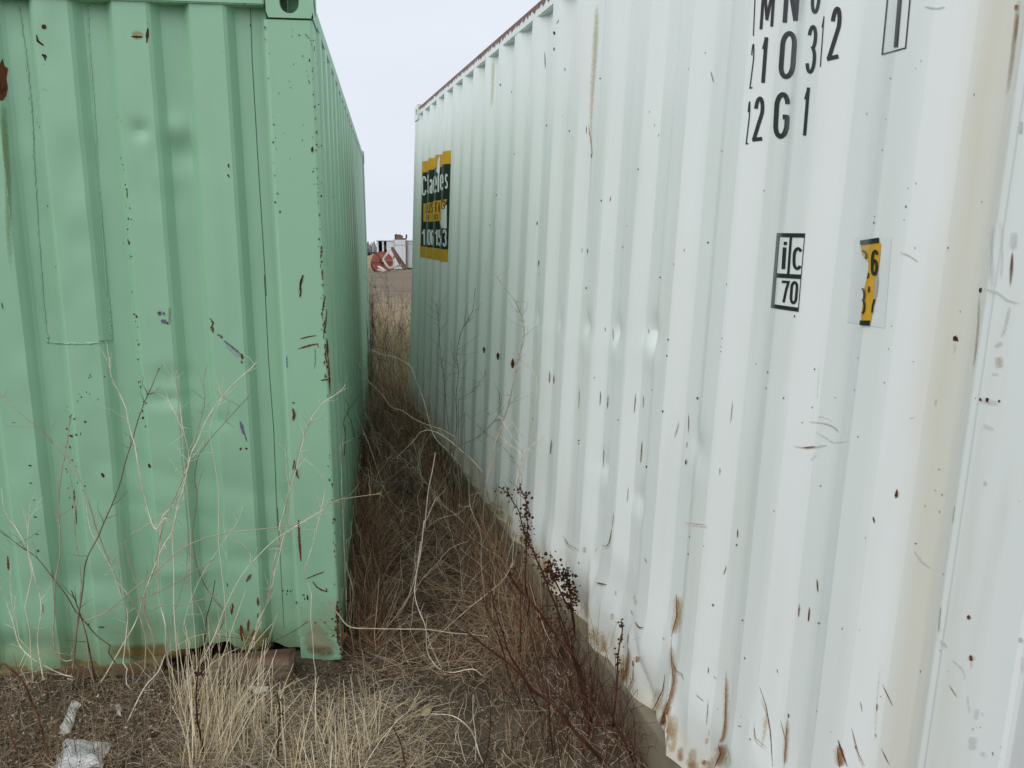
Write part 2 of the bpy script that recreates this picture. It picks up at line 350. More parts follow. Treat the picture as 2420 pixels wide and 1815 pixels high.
def casting_mesh(holes=True):                                  # 178 x 162 x 118 mm block, oval holes in its two outer faces, hollow inside
    bm = bmesh.new(); lx, ly, lz = .178, .162, .118
    def face_with_hole(w, h, hw, hh, f):
        N = 28; ring = []; outer = []; inner = []
        for i in range(N):
            a = 2*math.pi*i/N; c, s = math.cos(a), math.sin(a)
            k = 1/max(abs(c)/(w/2), abs(s)/(h/2)); outer.append(bm.verts.new(f(w/2+c*k, h/2+s*k, 0)))
            ox = hw*c; oy = hh*math.copysign(abs(s)**.8, s)
            ring.append(bm.verts.new(f(w/2+ox, h/2+oy, 0))); inner.append(bm.verts.new(f(w/2+ox*.98, h/2+oy*.98, .028)))
        for i in range(N):
            j = (i+1) % N
            bm.faces.new([outer[i], outer[j], ring[j], ring[i]]); bm.faces.new([ring[i], ring[j], inner[j], inner[i]])
        back = [bm.verts.new(f(*p, .09)) for p in ((.02, .012), (w-.02, .012), (w-.02, h-.012), (.02, h-.012))]
        bm.faces.new(back)
    if not holes:
        v8 = [bm.verts.new((x, y, z)) for x in (0, lx) for y in (0, ly) for z in (0, lz)]
        for q in ((0,1,3,2),(4,6,7,5),(0,4,5,1),(2,3,7,6),(0,2,6,4),(1,5,7,3)): bm.faces.new([v8[i] for i in q])
        bmesh.ops.bevel(bm, geom=bm.edges[:], offset=.004, segments=2, affect='EDGES'); me = bpy.data.meshes.new('corner_casting'); bm.to_mesh(me); bm.free(); return me
    face_with_hole(ly, lz, .034, .044, lambda a, b, d: (d, a, b))         # end face, x = 0
    face_with_hole(lx, lz, .042, .032, lambda a, b, d: (a, d, b))         # side face, y = 0
    P = lambda *v: bm.verts.new(v)
    for q in (((0,0,lz),(lx,0,lz),(lx,ly,lz),(0,ly,lz)), ((0,0,0),(0,ly,0),(lx,ly,0),(lx,0,0)), ((lx,0,0),(lx,ly,0),(lx,ly,lz),(lx,0,lz)), ((0,ly,0),(0,ly,lz),(lx,ly,lz),(lx,ly,0))):
        bm.faces.new([P(*v) for v in q])
    bmesh.ops.remove_doubles(bm, verts=bm.verts, dist=.0005)
    me = bpy.data.meshes.new('corner_casting'); bm.to_mesh(me); bm.free(); return me

def panel(name, us, zs, fn, mat, parent, place, smooth=True):
    U, Z = np.meshgrid(us, zs, indexing='xy'); D = fn(U, Z); P = place(U, D, Z).reshape(-1, 3)
    n, k = len(zs), len(us); ix = np.arange(n*k).reshape(n, k)
    Fq = np.stack([ix[:-1, :-1], ix[:-1, 1:], ix[1:, 1:], ix[1:, :-1]], -1).reshape(-1, 4)
    return mesh(name, P, Fq, mat, parent, smooth, sharp=13 if smooth else 0)
side_place = lambda U, D, Z: np.stack([U, D, Z], -1)
def container(root, mats, side_fn, side_us, side_zs, end_fn, end_ys, end_zs, seat, post_w, proud):
    body, fr, rail, brail, cast = mats
    cm = casting_mesh(); cm.materials.append(cast); cb = casting_mesh(False); cb.materials.append(cast)
    for ex in (0, 1):
        for ey in (0, 1):
            for ez in (0, 1):
                o = bpy.data.objects.new('corner_casting', cm if ez else cb); COL.objects.link(o); o.parent = root
                k_ = .004 if ez else .0008; o.location = (ex*CL+(-k_ if not ex else k_), ey*CW+(-k_ if not ey else k_), ez*CH+(.006 if ez else 0)); o.scale = (-1 if ex else 1, -1 if ey else 1, -1 if ez else 1)
    for ex in (0, 1):                                # corner posts: a pressed outer channel with a rolled arris
        for ey in (0, 1):
            w = post_w; prof = [(0, .0), (w-.012, .0), (w, .006), (w, .03), (w-.06, .034), (w-.06, .05), (.05, .05), (.05, w-.06), (.034, w-.06), (.03, w), (.006, w), (0, w-.012)]
            prof[0:1] = [(0, .010), (.003, .003), (.010, 0)]
            pts = []
            for z in (.118, CH-.118): pts += [((CL-a) if ex else a, (CW-b) if ey else b, z) for a, b in prof]
            k = len(prof); Fc = [(i, (i+1) % k, k+(i+1) % k, k+i) for i in range(k)]
            mesh('corner_post', pts, Fc, fr, root)
    for ey in (0, 1):
        s = (lambda y: CW-y) if ey else (lambda y: y)
        y0, y1 = sorted((s(.004), s(.064))); MB().box((.179, y0, CH-.077), (CL-.179, y1, CH-.014), .004).build('top_side_rail', rail, root)
        y0, y1 = sorted((s(.003), s(.052))); b = MB().box((.179, y0, .012), (CL-.179, y1, .155), .003)
        y0, y1 = sorted((s(.052), s(.10))); b.box((.179, y0, .012), (CL-.179, y1, .018)); b.build('bottom_side_rail', brail, root)
    for ex in (0, 1):
        s = (lambda x: CL-x) if ex else (lambda x: x)
        x0, x1 = sorted((s(.004), s(.064))); MB().box((x0, .164, CH-.070), (x1, CW-.164, CH-.010), .004).build('top_end_rail', fr, root)
        x0, x1 = sorted((s(.006), s(.07))); MB().box((x0, .164 if seat or ex else .70, .002), (x1, CW-.164, .050), .004).build('bottom_end_rail', M['sill'], root)
    panel('side_panel', side_us, side_zs, side_fn, body, root, side_place)
    lo = np.unique(np.concatenate([side_us[::2], side_us[-1:]])); zz = np.array([side_zs[0], side_zs[-1]])
    panel('side_panel', lo, zz, side_fn, body, root, lambda U, D, Z: np.stack([U, CW-D, Z], -1), False)
    xs_ = np.linspace(.064, CL-.064, 120); ysr = np.array([.065, CW-.065])
    U, Y = np.meshgrid(xs_, ysr); Z = CH-.022+.018*np.where((np.arange(120) % 4)[None] < 2, 1, 0)+0*Y
    ix = np.arange(240).reshape(2, 120)
    mesh('roof_panel', np.stack([U, Y, Z], -1).reshape(-1, 3), np.stack([ix[:-1, :-1], ix[:-1, 1:], ix[1:, 1:], ix[1:, :-1]], -1).reshape(-1, 4), body, root)
    mesh('floor', [(.07, .07, .10), (CL-.07, .07, .10), (CL-.07, CW-.07, .10), (.07, CW-.07, .10)], [(0, 1, 2, 3)], M['floor_wood'], root)
    rag = lambda U: .0 if seat else .036*sstep(.21, .27, U)*(1-sstep(.62, .80, U))*(.55+.9*vnoise(U*16, 0, 2))
    panel('end_panel', end_ys, end_zs, end_fn, body, root, lambda U, D, Z: np.stack([D, U, Z+rag(U)*np.clip((.35-Z)/.3, 0, 1)], -1))
    if seat:                                         # the door end with its two leaves
        for a, b in ((.165, CW/2-.006), (CW/2+.006, CW-.165)):
            d = MB().box((CL-.05, a, .135), (CL-.012, b, CH-.115), .004).build('door', body, root)
            for y in (a+.30, b-.30): MB().tube([(CL+.01, y, .15), (CL+.01, y, CH-.13)], .017, 10).build('lock_rod', fr, d)
        for z in (.35, .95, 1.55, 2.15): MB().box((CL-.02, .150, z-.06), (CL+.018, .185, z+.06), .004).build('door_hinge', fr, root)
    else:
        panel('end_panel', end_ys[::3], np.array([end_zs[0], end_zs[-1]]), lambda y, z: trap(y, GS, G_OFF, GOUT, GSL)*GDEP+.012, body, root, lambda U, D, Z: np.stack([CL-D, U, Z], -1))

green = thing('shipping_container', 'pale green shipping container with rust chips, its end wall facing us on the left', 'container', mat4(GM, GO), 'shipping containers in the yard')
gus = breaks(.115, CL-.115, .2916, .158, .078, .066); gzs = np.linspace(.155, 2.515, 50)
def wall_green_side(u, z): return .004+trap(u+(vnoise(u*2, z*1.2, 2)-.5)*.010*sstep(.2, .9, u), .2916, .158, .078, .066)*.036+(vnoise(u*2, z*1.2, 11)-.5)*.006
gys = np.unique(np.concatenate([breaks(.165, CW-.165, GS, G_OFF, GOUT, GSL, .006, 3), np.linspace(.165, 1.25, 90)])); gys = gys[np.concatenate([[True], np.diff(gys) > .0025])]; gys[-1] = CW-.165
container(green, (M['green'], M['green_frame'], M['green_frame'], M['green_frame'], M['green_cast']), wall_green_side, gus, gzs, wall_green, gys, np.linspace(.045, CH-.065, 190), False, .168, .0)
white = thing('shipping_container', 'dented white shipping container with black code letters and numbers, on the right', 'container', mat4(WM, WO), 'shipping containers in the yard')
wus = np.unique(np.concatenate([breaks(W_LO, W_HI, WS, WOO, WOUT, WSL, .007, 3), np.arange(3.4, W_HI, .016)])); wus = wus[np.concatenate([[True], np.diff(wus) > .0035])]; wus[-1] = W_HI; wzs = np.unique(np.concatenate([np.linspace(W_Z0, .9, 64), np.linspace(.9, 1.6, 46), np.linspace(1.6, W_Z1, 40)]))
container(white, (M['white'], M['white_frame'], M['white_rail'], M['bottom_rail'], M['white_cast']), wall_white, wus, wzs, lambda y, z: trap(y, GS, G_OFF, GOUT, GSL)*GDEP+.012, breaks(.165, CW-.165, GS, G_OFF, GOUT, GSL), np.linspace(.045, CH-.075, 3), True, .155, 0)

# ------------------------------------------------------------------ marks on the walls (films, chips, stains), laid on the real sheet
class Surface:
    def __init__(s, R, O, ax, fn, rng, post, us, zs):
        s.R, s.O, s.ax, s.rng, s.post, s.us, s.zs = R, O, ax, rng, post, us, zs; s.D = fn(*np.meshgrid(us, zs, indexing='xy'))
    def depth(s, u, z):                              # the sheet exactly as meshed
        i = np.clip(np.searchsorted(s.us, u)-1, 0, len(s.us)-2); k = np.clip(np.searchsorted(s.zs, z)-1, 0, len(s.zs)-2)
        fu = np.clip((u-s.us[i])/(s.us[i+1]-s.us[i]), 0, 1); fz = np.clip((z-s.zs[k])/(s.zs[k+1]-s.zs[k]), 0, 1); D = s.D
        d = (D[k, i]*(1-fu)+D[k, i+1]*fu)*(1-fz)+(D[k+1, i]*(1-fu)+D[k+1, i+1]*fu)*fz
        return np.where((u < s.rng[0]) | (u > s.rng[1]), s.post, d)
    def on(s, px, py, lift):                         # photo points -> local points on the sheet, lifted off it
        sh = np.shape(px); d = (ray(np.ravel(px), np.ravel(py)) @ s.R); o = (CAM-s.O) @ s.R; a = s.ax; b = 1-a
        t0 = (-.02-o[a])/d[:, a]; t1 = (.09-o[a])/d[:, a]; lo = t0.copy(); hi = t1.copy(); done = np.zeros(len(t0), bool); prev = t0
        for i in range(1, 34):
            t = t0+(t1-t0)*i/33; P = o+d*t[:, None]; inside = P[:, a] >= s.depth(P[:, b], P[:, 2]); new = inside & ~done
            lo = np.where(new, prev, lo); hi = np.where(new, t, hi); done |= new; prev = t
        for _ in range(9):
            mid = (lo+hi)/2; P = o+d*mid[:, None]; ins = P[:, a] >= s.depth(P[:, b], P[:, 2]); hi = np.where(ins, mid, hi); lo = np.where(ins, lo, mid)
        return s.lift(o+d*hi[:, None], lift).reshape(sh+(3,))
    def lift(s, P, h):
        a = s.ax; b = 1-a; e = .004
        gu = (s.depth(P[:, b]+e, P[:, 2])-s.depth(P[:, b]-e, P[:, 2]))/(2*e); gz = (s.depth(P[:, b], P[:, 2]+e)-s.depth(P[:, b], P[:, 2]-e))/(2*e)
        N = np.zeros_like(P); N[:, a] = -1; N[:, b] = np.clip(gu, -1.5, 1.5); N[:, 2] = np.clip(gz, -1.5, 1.5); N /= np.linalg.norm(N, axis=1)[:, None]
        return P+N*h
SW = Surface(WM, WO, 1, wall_white, (.155, 5.903), -.0005, wus, wzs)
SG = Surface(GM, GO, 0, wall_green, (.168, CW-.168), -.001, gys, np.linspace(.045, CH-.065, 190))

class Film:                                          # many patches laid on one sheet
    def __init__(s, surf, lift): s.s, s.h, s.G, s.g = surf, lift, [], 0
    def next(s): s.g += 1                            # what follows is a piece of its own
    def grid(s, PX, PY, col=(1, 1, 1), alpha=None):
        s.G.append((np.array(PX, float), np.array(PY, float), col, alpha, s.g))
    def ribbon(s, P, w, col=(1, 1, 1), step=4.0, ext=0.0, taper=False):
        P = np.asarray(P, float)
        if ext:
            P = P.copy(); a = P[0]-P[1]; P[0] += a/np.linalg.norm(a)*ext; a = P[-1]-P[-2]; P[-1] += a/np.linalg.norm(a)*ext
        L = np.concatenate([[0], np.cumsum(np.linalg.norm(np.diff(P, axis=0), axis=1))]); n = max(2, int(L[-1]/step)+1); q = np.unique(np.concatenate([np.linspace(0, L[-1], n), L]))
        Q = np.stack([np.interp(q, L, P[:, i]) for i in (0, 1)], 1); T = np.gradient(Q, axis=0); T /= np.linalg.norm(T, axis=1)[:, None]+1e-9; N = np.stack([-T[:, 1], T[:, 0]], 1)
        W = np.interp(q, L, np.broadcast_to(w, (len(P),)))/2
        if taper: W = W*np.sin(np.linspace(.12, math.pi-.12, len(W)))**.6*RNG.uniform(.55, 1.2, len(W))
        k = np.linspace(-1, 1, 3)
        s.grid(Q[:, :1]+N[:, :1]*W[:, None]*k, Q[:, 1:]+N[:, 1:]*W[:, None]*k, col)
    def quad(s, c, col=(1, 1, 1), n=10, m=10):       # four corners tl tr br bl
        c = np.asarray(c, float); a = np.linspace(0, 1, m)[None, :, None]; b = np.linspace(0, 1, n)[:, None, None]
        G = (c[0]*(1-a)+c[1]*a)*(1-b)+(c[3]*(1-a)+c[2]*a)*b; s.grid(G[..., 0], G[..., 1], col)
    def rows(s, left, right, n, m=6, col=(1, 1, 1)): # a shape between a left and a right outline
        q = np.linspace(0, 1, n); ll = np.linspace(0, 1, len(left)); rl = np.linspace(0, 1, len(right)); left = np.array(left, float); right = np.array(right, float)
        fa = (left[:, 1]-left[0, 1])/(left[-1, 1]-left[0, 1]); fb = (right[:, 1]-right[0, 1])/(right[-1, 1]-right[0, 1])
        A = np.stack([np.interp(q, fa, left[:, i]) for i in (0, 1)], 1); B = np.stack([np.interp(q, fb, right[:, i]) for i in (0, 1)], 1); a = np.linspace(0, 1, m)[None, :, None]
        G = A[:, None]*(1-a)+B[:, None]*a; s.grid(G[..., 0], G[..., 1], col)
    def blob(s, x, y, rx, ry, col, rot=0, rag=.35, alpha=False, n=14):
        th = np.arange(n+1)*2*math.pi/n; rr = 1+rag*(RNG.random(n)*2-1); rr = np.append(rr, rr[0]); rad = np.array([0, .5, 1.0]) if not alpha else np.array([0, .25, .5, .75, 1.])
        X = rx*rr*np.cos(th); Y = ry*rr*np.sin(th); X, Y = X*math.cos(rot)-Y*math.sin(rot), X*math.sin(rot)+Y*math.cos(rot)
        PX = x+rad[:, None]*X; PY = y+rad[:, None]*Y; s.grid(PX, PY, col, (1-rad**1.5)[:, None]*np.ones(n+1) if alpha else None)
    def run(s, P, w, col, a0=1.0, a1=0.3, m=7):       # a soft stain following a line
        P = smooth_line(P, 8); T = np.gradient(P, axis=0); T /= np.linalg.norm(T, axis=1)[:, None]; N = np.stack([-T[:, 1], T[:, 0]], 1); q = np.linspace(0, 1, len(P))
        W = np.interp(q, np.linspace(0, 1, np.size(w)), np.ravel(w))/2; k = np.linspace(-1, 1, m)
        al = (1-np.abs(k)**1.6)[None]*(a0+(a1-a0)*q)[:, None]*np.sin(np.clip(q*6, 0, math.pi/2))[:, None]*np.sin(np.clip((1-q)*5, 0, math.pi/2))[:, None]
        s.grid(P[:, :1]+N[:, :1]*W[:, None]*k, P[:, 1:]+N[:, 1:]*W[:, None]*k, col, al)
    def build(s, name, mat, parent, kind=None):
        P = s.s.on(np.concatenate([g[0].ravel() for g in s.G]), np.concatenate([g[1].ravel() for g in s.G]), s.h); at_ = 0; out = {}
        for PX, PY, col, alpha, gid in s.G:
            n, k = PX.shape; V, Fc, C, base = out.setdefault(gid, [[], [], [], 0]); ix = np.arange(n*k).reshape(n, k)+base
            c = np.ones((n*k, 4)); c[:, :3] = col; c[:, 3] = 1 if alpha is None else np.ravel(alpha)
            V.append(P[at_:at_+n*k]); C.append(c); Fc.append(np.stack([ix[:-1, :-1], ix[:-1, 1:], ix[1:, 1:], ix[1:, :-1]], -1).reshape(-1, 4)); out[gid][3] += n*k; at_ += n*k
        for V, Fc, C, _ in out.values():
            C = np.concatenate(C); o = mesh(name, np.concatenate(V), np.concatenate(Fc), mat, parent, True, col=C, alpha=C[:, 3])
            if kind: o['kind'] = kind
        return o

def arc(cx, cy, rx, ry, a0, a1, n=14):
    return [(cx+rx*math.cos(math.radians(a)), cy-ry*math.sin(math.radians(a))) for a in np.linspace(a0, a1, n)]
GLYPH = {                                             # strokes in a unit box, y down
 '0': [arc(.5, .26, .5, .26, 0, 180)+arc(.5, .74, .5, .26, 180, 360)+[(1, .26)]],
 'O': [arc(.5, .3, .5, .3, 0, 180)+arc(.5, .7, .5, .3, 180, 360)+[(1, .3)]],
 '1': [[(.1, .2), (.8, .03)], [(.8, 0), (.8, 1)]],
 '2': [arc(.5, .27, .5, .27, 175, -25)+[(.55, .62), (.08, .93), (.0, 1.0)], [(.0, .985), (1, .985)]],
 '3': [arc(.48, .25, .48, .25, 165, -60)+[(.45, .48)], [(.45, .48)]+arc(.48, .73, .52, .27, 75, -165)],
 '5': [[(.95, .0), (.12, .0), (.06, .46)]+arc(.48, .68, .50, .32, 140, -160)],
 '6': [arc(.52, .3, .46, .3, 30, 180)+[(.04, .68)]+arc(.5, .7, .46, .3, 180, 540)],
 '7': [[(0, .0), (1, .0)], [(1, .0), (.70, .40), (.45, 1)]],
 'G': [arc(.5, .28, .5, .28, 10, 180)+arc(.5, .72, .5, .28, 180, 345)+[(1, .72), (1, .54), (.6, .54)]],
 'M': [[(.0, 1), (.0, 0)], [(.0, 0), (.5, .86), (1, 0)], [(1, 0), (1, 1)]],
 'N': [[(.05, 1), (.05, 0)], [(.08, 0), (.92, 1)], [(.95, 0), (.95, 1)]],
 'U': [[(0, 0), (0, .72)]+arc(.5, .72, .5, .28, 180, 360)+[(1, .72), (1, 0)]],
 'T': [[(0, .03), (1, .03)], [(.5, 0), (.5, 1)]],
 'S': [arc(.5, .25, .5, .25, 15, 270, 12)[:-1]+arc(.5, .75, .5, .25, 90, -165, 12)],
 'R': [[(0, 1), (0, 0), (.6, 0)]+arc(.55, .27, .45, .27, 90, -90, 8)+[(0, .54)], [(.5, .54), (1, 1)]],
 'C': [arc(.5, .28, .5, .28, 5, 180)+arc(.5, .72, .5, .28, 180, 355)],
 'c': [arc(.55, .35, .5, .35, 35, 180)+arc(.55, .65, .5, .35, 180, 325)],
 't': [[(.4, 0), (.4, .85), (.9, .97)], [(0, .26), (.95, .26)]],
 'a': [arc(.5, .25, .45, .25, 160, 0, 9)+[(.95, 1)], arc(.5, .72, .45, .26, 20, 340, 14)],
 'e': [[(.05, .52), (.95, .52)]+arc(.5, .35, .45, .35, 0, 180)+arc(.5, .65, .45, .35, 180, 330)],
 's': [arc(.5, .25, .45, .25, 20, 260, 10)+arc(.5, .75, .45, .25, 80, -160, 10)],
 'l': [[(.5, 0), (.5, 1)]], 'A': [[(0, 1), (.5, 0), (1, 1)], [(.25, .65), (.75, .65)]],
 '8': [arc(.5, .25, .45, .25, 0, 360, 16), arc(.5, .75, .5, .27, 0, 360, 16)],
}
def letter(film, ch, q, w, col=(1, 1, 1), inset=True):
    film.next()
    q = np.array(q, float); cen = q.mean(0)
    wid = (np.linalg.norm(q[1]-q[0])+np.linalg.norm(q[2]-q[3]))/2; hei = (np.linalg.norm(q[3]-q[0])+np.linalg.norm(q[2]-q[1]))/2
    ix = min(.45, w/2/wid) if inset else 0; iy = min(.45, w/2/hei) if inset else 0
    for st in GLYPH[ch]:
        P = []
        for a, b in st:
            a = ix+a*(1-2*ix); b = iy+b*(1-2*iy); P.append((q[0]*(1-a)+q[1]*a)*(1-b)+(q[3]*(1-a)+q[2]*a)*b)
        film.ribbon(P, w, col, 3.0, ext=w*.45 if len(P) <= 3 else 0)
def cr_(x0, y0, s):                                   # coordinates read off an enlarged crop of the photograph
    return lambda *pts: [(x0+px/s, y0+py/s) for px, py in pts]

c7 = cr_(1650, 0, 2.765)
code = Film(SW, .0012)
for ch, q, w in [('2', ((352,285),(372,285),(357,580),(335,585)), 3), ('2', ((330,660),(345,660),(330,945),(310,948)), 3), ('M', ((425,-130),(512,-150),(491,172),(402,195)), 7.5),
                 ('N', ((570,-170),(682,-190),(655,133),(550,152)), 11), ('U', ((750,-220),(815,-240),(795,80),(735,100)), 8), ('1', ((425,245),(462,240),(440,540),(402,545)), 9.5),
                 ('0', ((545,205),(652,200),(630,513),(522,520)), 12), ('3', ((722,165),(787,160),(767,478),(700,485)), 8.5), ('1', ((812,110),(830,105),(805,435),(790,440)), 2.5), ('2', ((880,45),(944,40),(920,385),(838,405)), 10.5),
                 ('2', ((372,632),(439,628),(420,922),(352,930)), 9.5), ('G', ((505,603),(607,600),(592,905),(488,908)), 12), ('1', ((700,572),(737,570),(710,885),(676,888)), 8)]:
    letter(code, ch, c7(*q), w*.94)
code.next(); code.ribbon(c7((375, -60), (362, 235)), 2.5)
code.next()
for a, b, w in (((1243, -40), (1205, 355), 3), ((1205, 355), (1358, 313), 3), ((1358, 313), (1390, -40), 3)): code.ribbon(c7(a, b), w, ext=1)
code.next(); code.quad(c7((1310, -40), (1337, -40), (1308, 308), (1280, 310)))
code.build('code_letter', M['black'], white)

c8 = cr_(1750, 500, 2.766)
ic = Film(SW, .0012)
for q in (((240,140),(424,142),(423,170),(238,166)), ((238,166),(258,166),(222,605),(202,605)), ((224,402),(400,412),(398,441),(222,430)), ((203,603),(382,628),(378,655),(200,629)), ((324,166),(340,167),(322,412),(306,411)), ((420,142),(425,142),(381,655),(376,655)),
          ((286,196),(307,197),(305,219),(284,218)), ((279,233),(303,234),(294,376),(270,375))): ic.quad(c8(*q), n=14)
letter(ic, 'c', c8((343,232),(410,232),(402,384),(338,380)), 7); letter(ic, '7', c8((272,450),(326,453),(310,596),(262,592)), 5.8); letter(ic, '0', c8((330,453),(384,455),(370,607),(322,604)), 6.2)
ic.build('placard_mark', M['black'], white)
gh = Film(SW, .0007); gh.quad(c8((748,166),(990,166),(945,762),(700,722)), n=24, m=14); gh.build('sticker_ghost', M['ghost'], white)
yl = Film(SW, .0018); yl.rows(c8((790,192),(792,230),(800,285),(842,330),(842,370),(832,430),(815,500),(812,560),(795,665),(790,742)), c8((912,172),(914,205),(924,205),(918,290),(905,400),(880,440),(878,520),(884,580),(870,650),(852,745)), 46, 8)
ylo = yl.build('warning_sticker', M['yellow'], white); ylo['label'] = 'torn yellow and black height sticker'
yb = Film(SW, .0032)
yb.rows(c8((790,190),(792,218)), c8((913,170),(913,204)), 4, 6); yb.next(); yb.quad(c8((790,712),(856,712),(851,745),(787,742)), n=4, m=5)
letter(yb, '6', c8((862,248),(916,250),(906,420),(858,420)), 6.5); yb.next(); yb.ribbon(c8((846,402),(846,418),(838,436)), 3); yb.next(); yb.ribbon(c8((849,490),(847,528)), 4)
yb.next(); yb.ribbon(c8(*[(p[0], p[1]) for p in arc(803, 545, 16, 42, 90, -80, 8)]), 4.5); yb.ribbon(c8(*[(p[0], p[1]) for p in arc(800, 620, 20, 46, 70, -80, 8)]), 4.5); yb.next(); yb.ribbon(c8((884,572),(872,620),(868,660)), 4); yb.next(); yb.ribbon(c8(*[(p[0], p[1]) for p in arc(808, 288, 24, 30, 100, -45, 8)]), 4)
yb.build('sticker_print', M['black'], ylo)
pb = Film(SW, .0022); pb.rows(c8((897,420),(880,470),(880,560),(872,610)), c8((905,400),(908,450),(902,520),(884,600)), 12, 4, (.42, .36, .30)); pb.build('sticker_backing', M['chip'], ylo)

# the company placard at the far end, wrapped over four ribs
PU0, PU1, PZ0, PZ1 = .40, 1.535, 1.40, 2.135
def wrap(name, u0, u1, z0, z1, mat, lift, parent, step=.008, nz=4):
    us = np.arange(u0, u1+1e-6, step); zs = np.linspace(z0, z1, nz); U, Z = np.meshgrid(us, zs); P = np.stack([U, SW.depth(U, Z), Z], -1).reshape(-1, 3); P = SW.lift(P, lift)
    ix = np.arange(len(P)).reshape(nz, len(us)); return mesh(name, P, np.stack([ix[:-1, :-1], ix[:-1, 1:], ix[1:, 1:], ix[1:, :-1]], -1).reshape(-1, 4), mat, parent, True)
pl = wrap('company_placard', PU0, PU1, PZ0, PZ1, M['yellow'], .0012, white, nz=8); pl['label'] = 'black and yellow company placard peeling at its right edge'
wrap('placard_field', PU0+.035, PU1-.035, PZ0+.085, PZ1-.085, M['black'], .0022, pl, nz=6)
c9 = cr_(960, 320, 5.186)
yf = Film(SW, .0032); yf.rows(c9((216,836),(214,950),(214,1055)), c9((250,833),(250,950),(250,1057)), 8); yf.quad(c9((250,830),(330,818),(325,1057),(250,1058)), n=10, m=10); yf.quad(c9((332,806),(412,796),(408,1046),(327,1056)), n=10, m=8); yf.rows(c9((412,795),(412,900),(410,1046)), c9((506,780),(470,870),(425,1040)), 10)
yf.build('yellow_band', M['yellow'], pl)
wt = Film(SW, .0034)
for ch, q, w in [('C', ((192,505),(252,495),(250,735),(195,742)), 3.4), ('t', ((256,483),(288,483),(286,718),(256,720)), 3.0), ('a', ((288,538),(330,532),(328,718),(288,720)), 3.2), ('e', ((332,503),(384,498),(382,705),(332,708)), 3.2), ('l', ((386,488),(412,486),(410,695),(386,697)), 3.6), ('e', ((416,478),(466,472),(464,675),(416,678)), 3.2), ('s', ((478,470),(516,466),(514,655),(478,660)), 3.0),
                 ('1', ((190,1155),(240,1150),(240,1342),(200,1345)), 3.8), ('0', ((262,1152),(308,1150),(306,1347),(262,1347)), 3.2), ('6', ((306,1155),(344,1152),(342,1352),(306,1350)), 3.0), ('1', ((356,1158),(394,1152),(392,1348),(362,1348)), 3.4), ('5', ((396,1155),(438,1152),(438,1362),(396,1358)), 3.2), ('3', ((450,1152),(502,1148),(500,1366),(450,1364)), 3.4)]: letter(wt, ch, c9(*q), w)
wt.next(); wt.rows(c9((414,250),(392,300),(388,360),(370,440),(386,455),(404,500)), c9((418,256),(420,300),(418,360),(416,430),(412,460),(408,500)), 14, 5)      # where the film has torn off
wt.next(); wt.rows(c9((492,850),(455,880),(432,930),(432,990),(416,1050),(420,1120),(440,1140)), c9((502,850),(502,900),(502,950),(502,1000),(502,1050),(502,1100),(502,1140)), 18, 8)
wt.build('placard_letter', M['decal_white'], pl)
bt = Film(SW, .0036)
for ch, q, w in [('U', ((262,835),(302,828),(300,950),(262,952)), 2.2), ('S', ((306,828),(334,824),(332,944),(306,948)), 1.8), ('T', ((338,824),(396,816),(396,940),(338,944)), 2.4), ('A', ((396,815),(420,812),(418,935),(396,938)), 1.6), ('G', ((430,802),(484,794),(482,905),(430,910)), 2.4), ('R', ((255,976),(284,974),(284,1040),(255,1042)), 1.6), ('3', ((332,970),(352,968),(352,1034),(332,1036)), 1.6), ('O', ((356,968),(392,966),(392,1030),(356,1032)), 1.6)]: letter(bt, ch, c9(*q), w)
bt.next(); bt.ribbon(c9((248, 836), (248, 950), (258, 950)), 1.6); bt.build('band_letter', M['black'], pl)

# rust chips and stains on the white wall
RD, RM, OR, TAN, GREY = (.062, .022, .012), (.14, .045, .02), (.36, .165, .05), (.52, .44, .30), (.40, .41, .40)
c10 = cr_(1100, 600, 2.553); c11 = cr_(1300, 1250, 2.936); c12 = cr_(1900, 1100, 2.321)
ch_ = Film(SW, .0010); st = Film(SW, .0007)
for P, w in [(((112,560),(113,600)),14), (((196,595),(197,640)),18), (((286,630),(285,690)),20), (((508,705),(507,780)),8), (((535,725),(532,785)),8), (((688,800),(683,940)),3), (((816,825),(811,915)),6), (((862,850),(856,935)),6), (((1028,840),(1017,960)),6), (((1075,850),(1072,930)),4), (((1066,1130),(1058,1260)),8), (((836,1160),(830,1290)),3), (((520,1120),(512,1210)),8), (((843,440),(844,470)),4), (((891,445),(892,520)),5), (((1105,450),(1107,480)),3), (((1348,960),(1346,1080)),5), (((1338,1130),(1335,1170)),4), (((1332,1240),(1330,1270)),12), (((1290,1010),(1262,1110)),4), (((1612,885),(1600,1020)),4), (((1536,1290),(1535,1335)),5), (((443,40),(440,75)),6), (((730,200),(731,210)),6), (((1400,860),(1402,880)),12), (((895,1560),(885,1650)),3), (((1320,1622),(1440,1635),(1455,1645)),4), (((983,1400),(975,1500)),3), (((893,762),(892,772)),6)]:
    ch_.ribbon(c10(*P), w/(2.7 if w > 9 else 4.4), RD if random.random() < .6 else RM, 3, taper=True)
    Lq = np.array(c10(*P)); Lq = Lq if len(Lq) > 1 else Lq; ln = np.linalg.norm(Lq[-1]-Lq[0])
    if ln > 5: st.run(Lq+np.array([.6, ln*.10]), max(4.5, w*.9), random.choice([(.50, .32, .16), (.56, .42, .26)]), .55, .35)
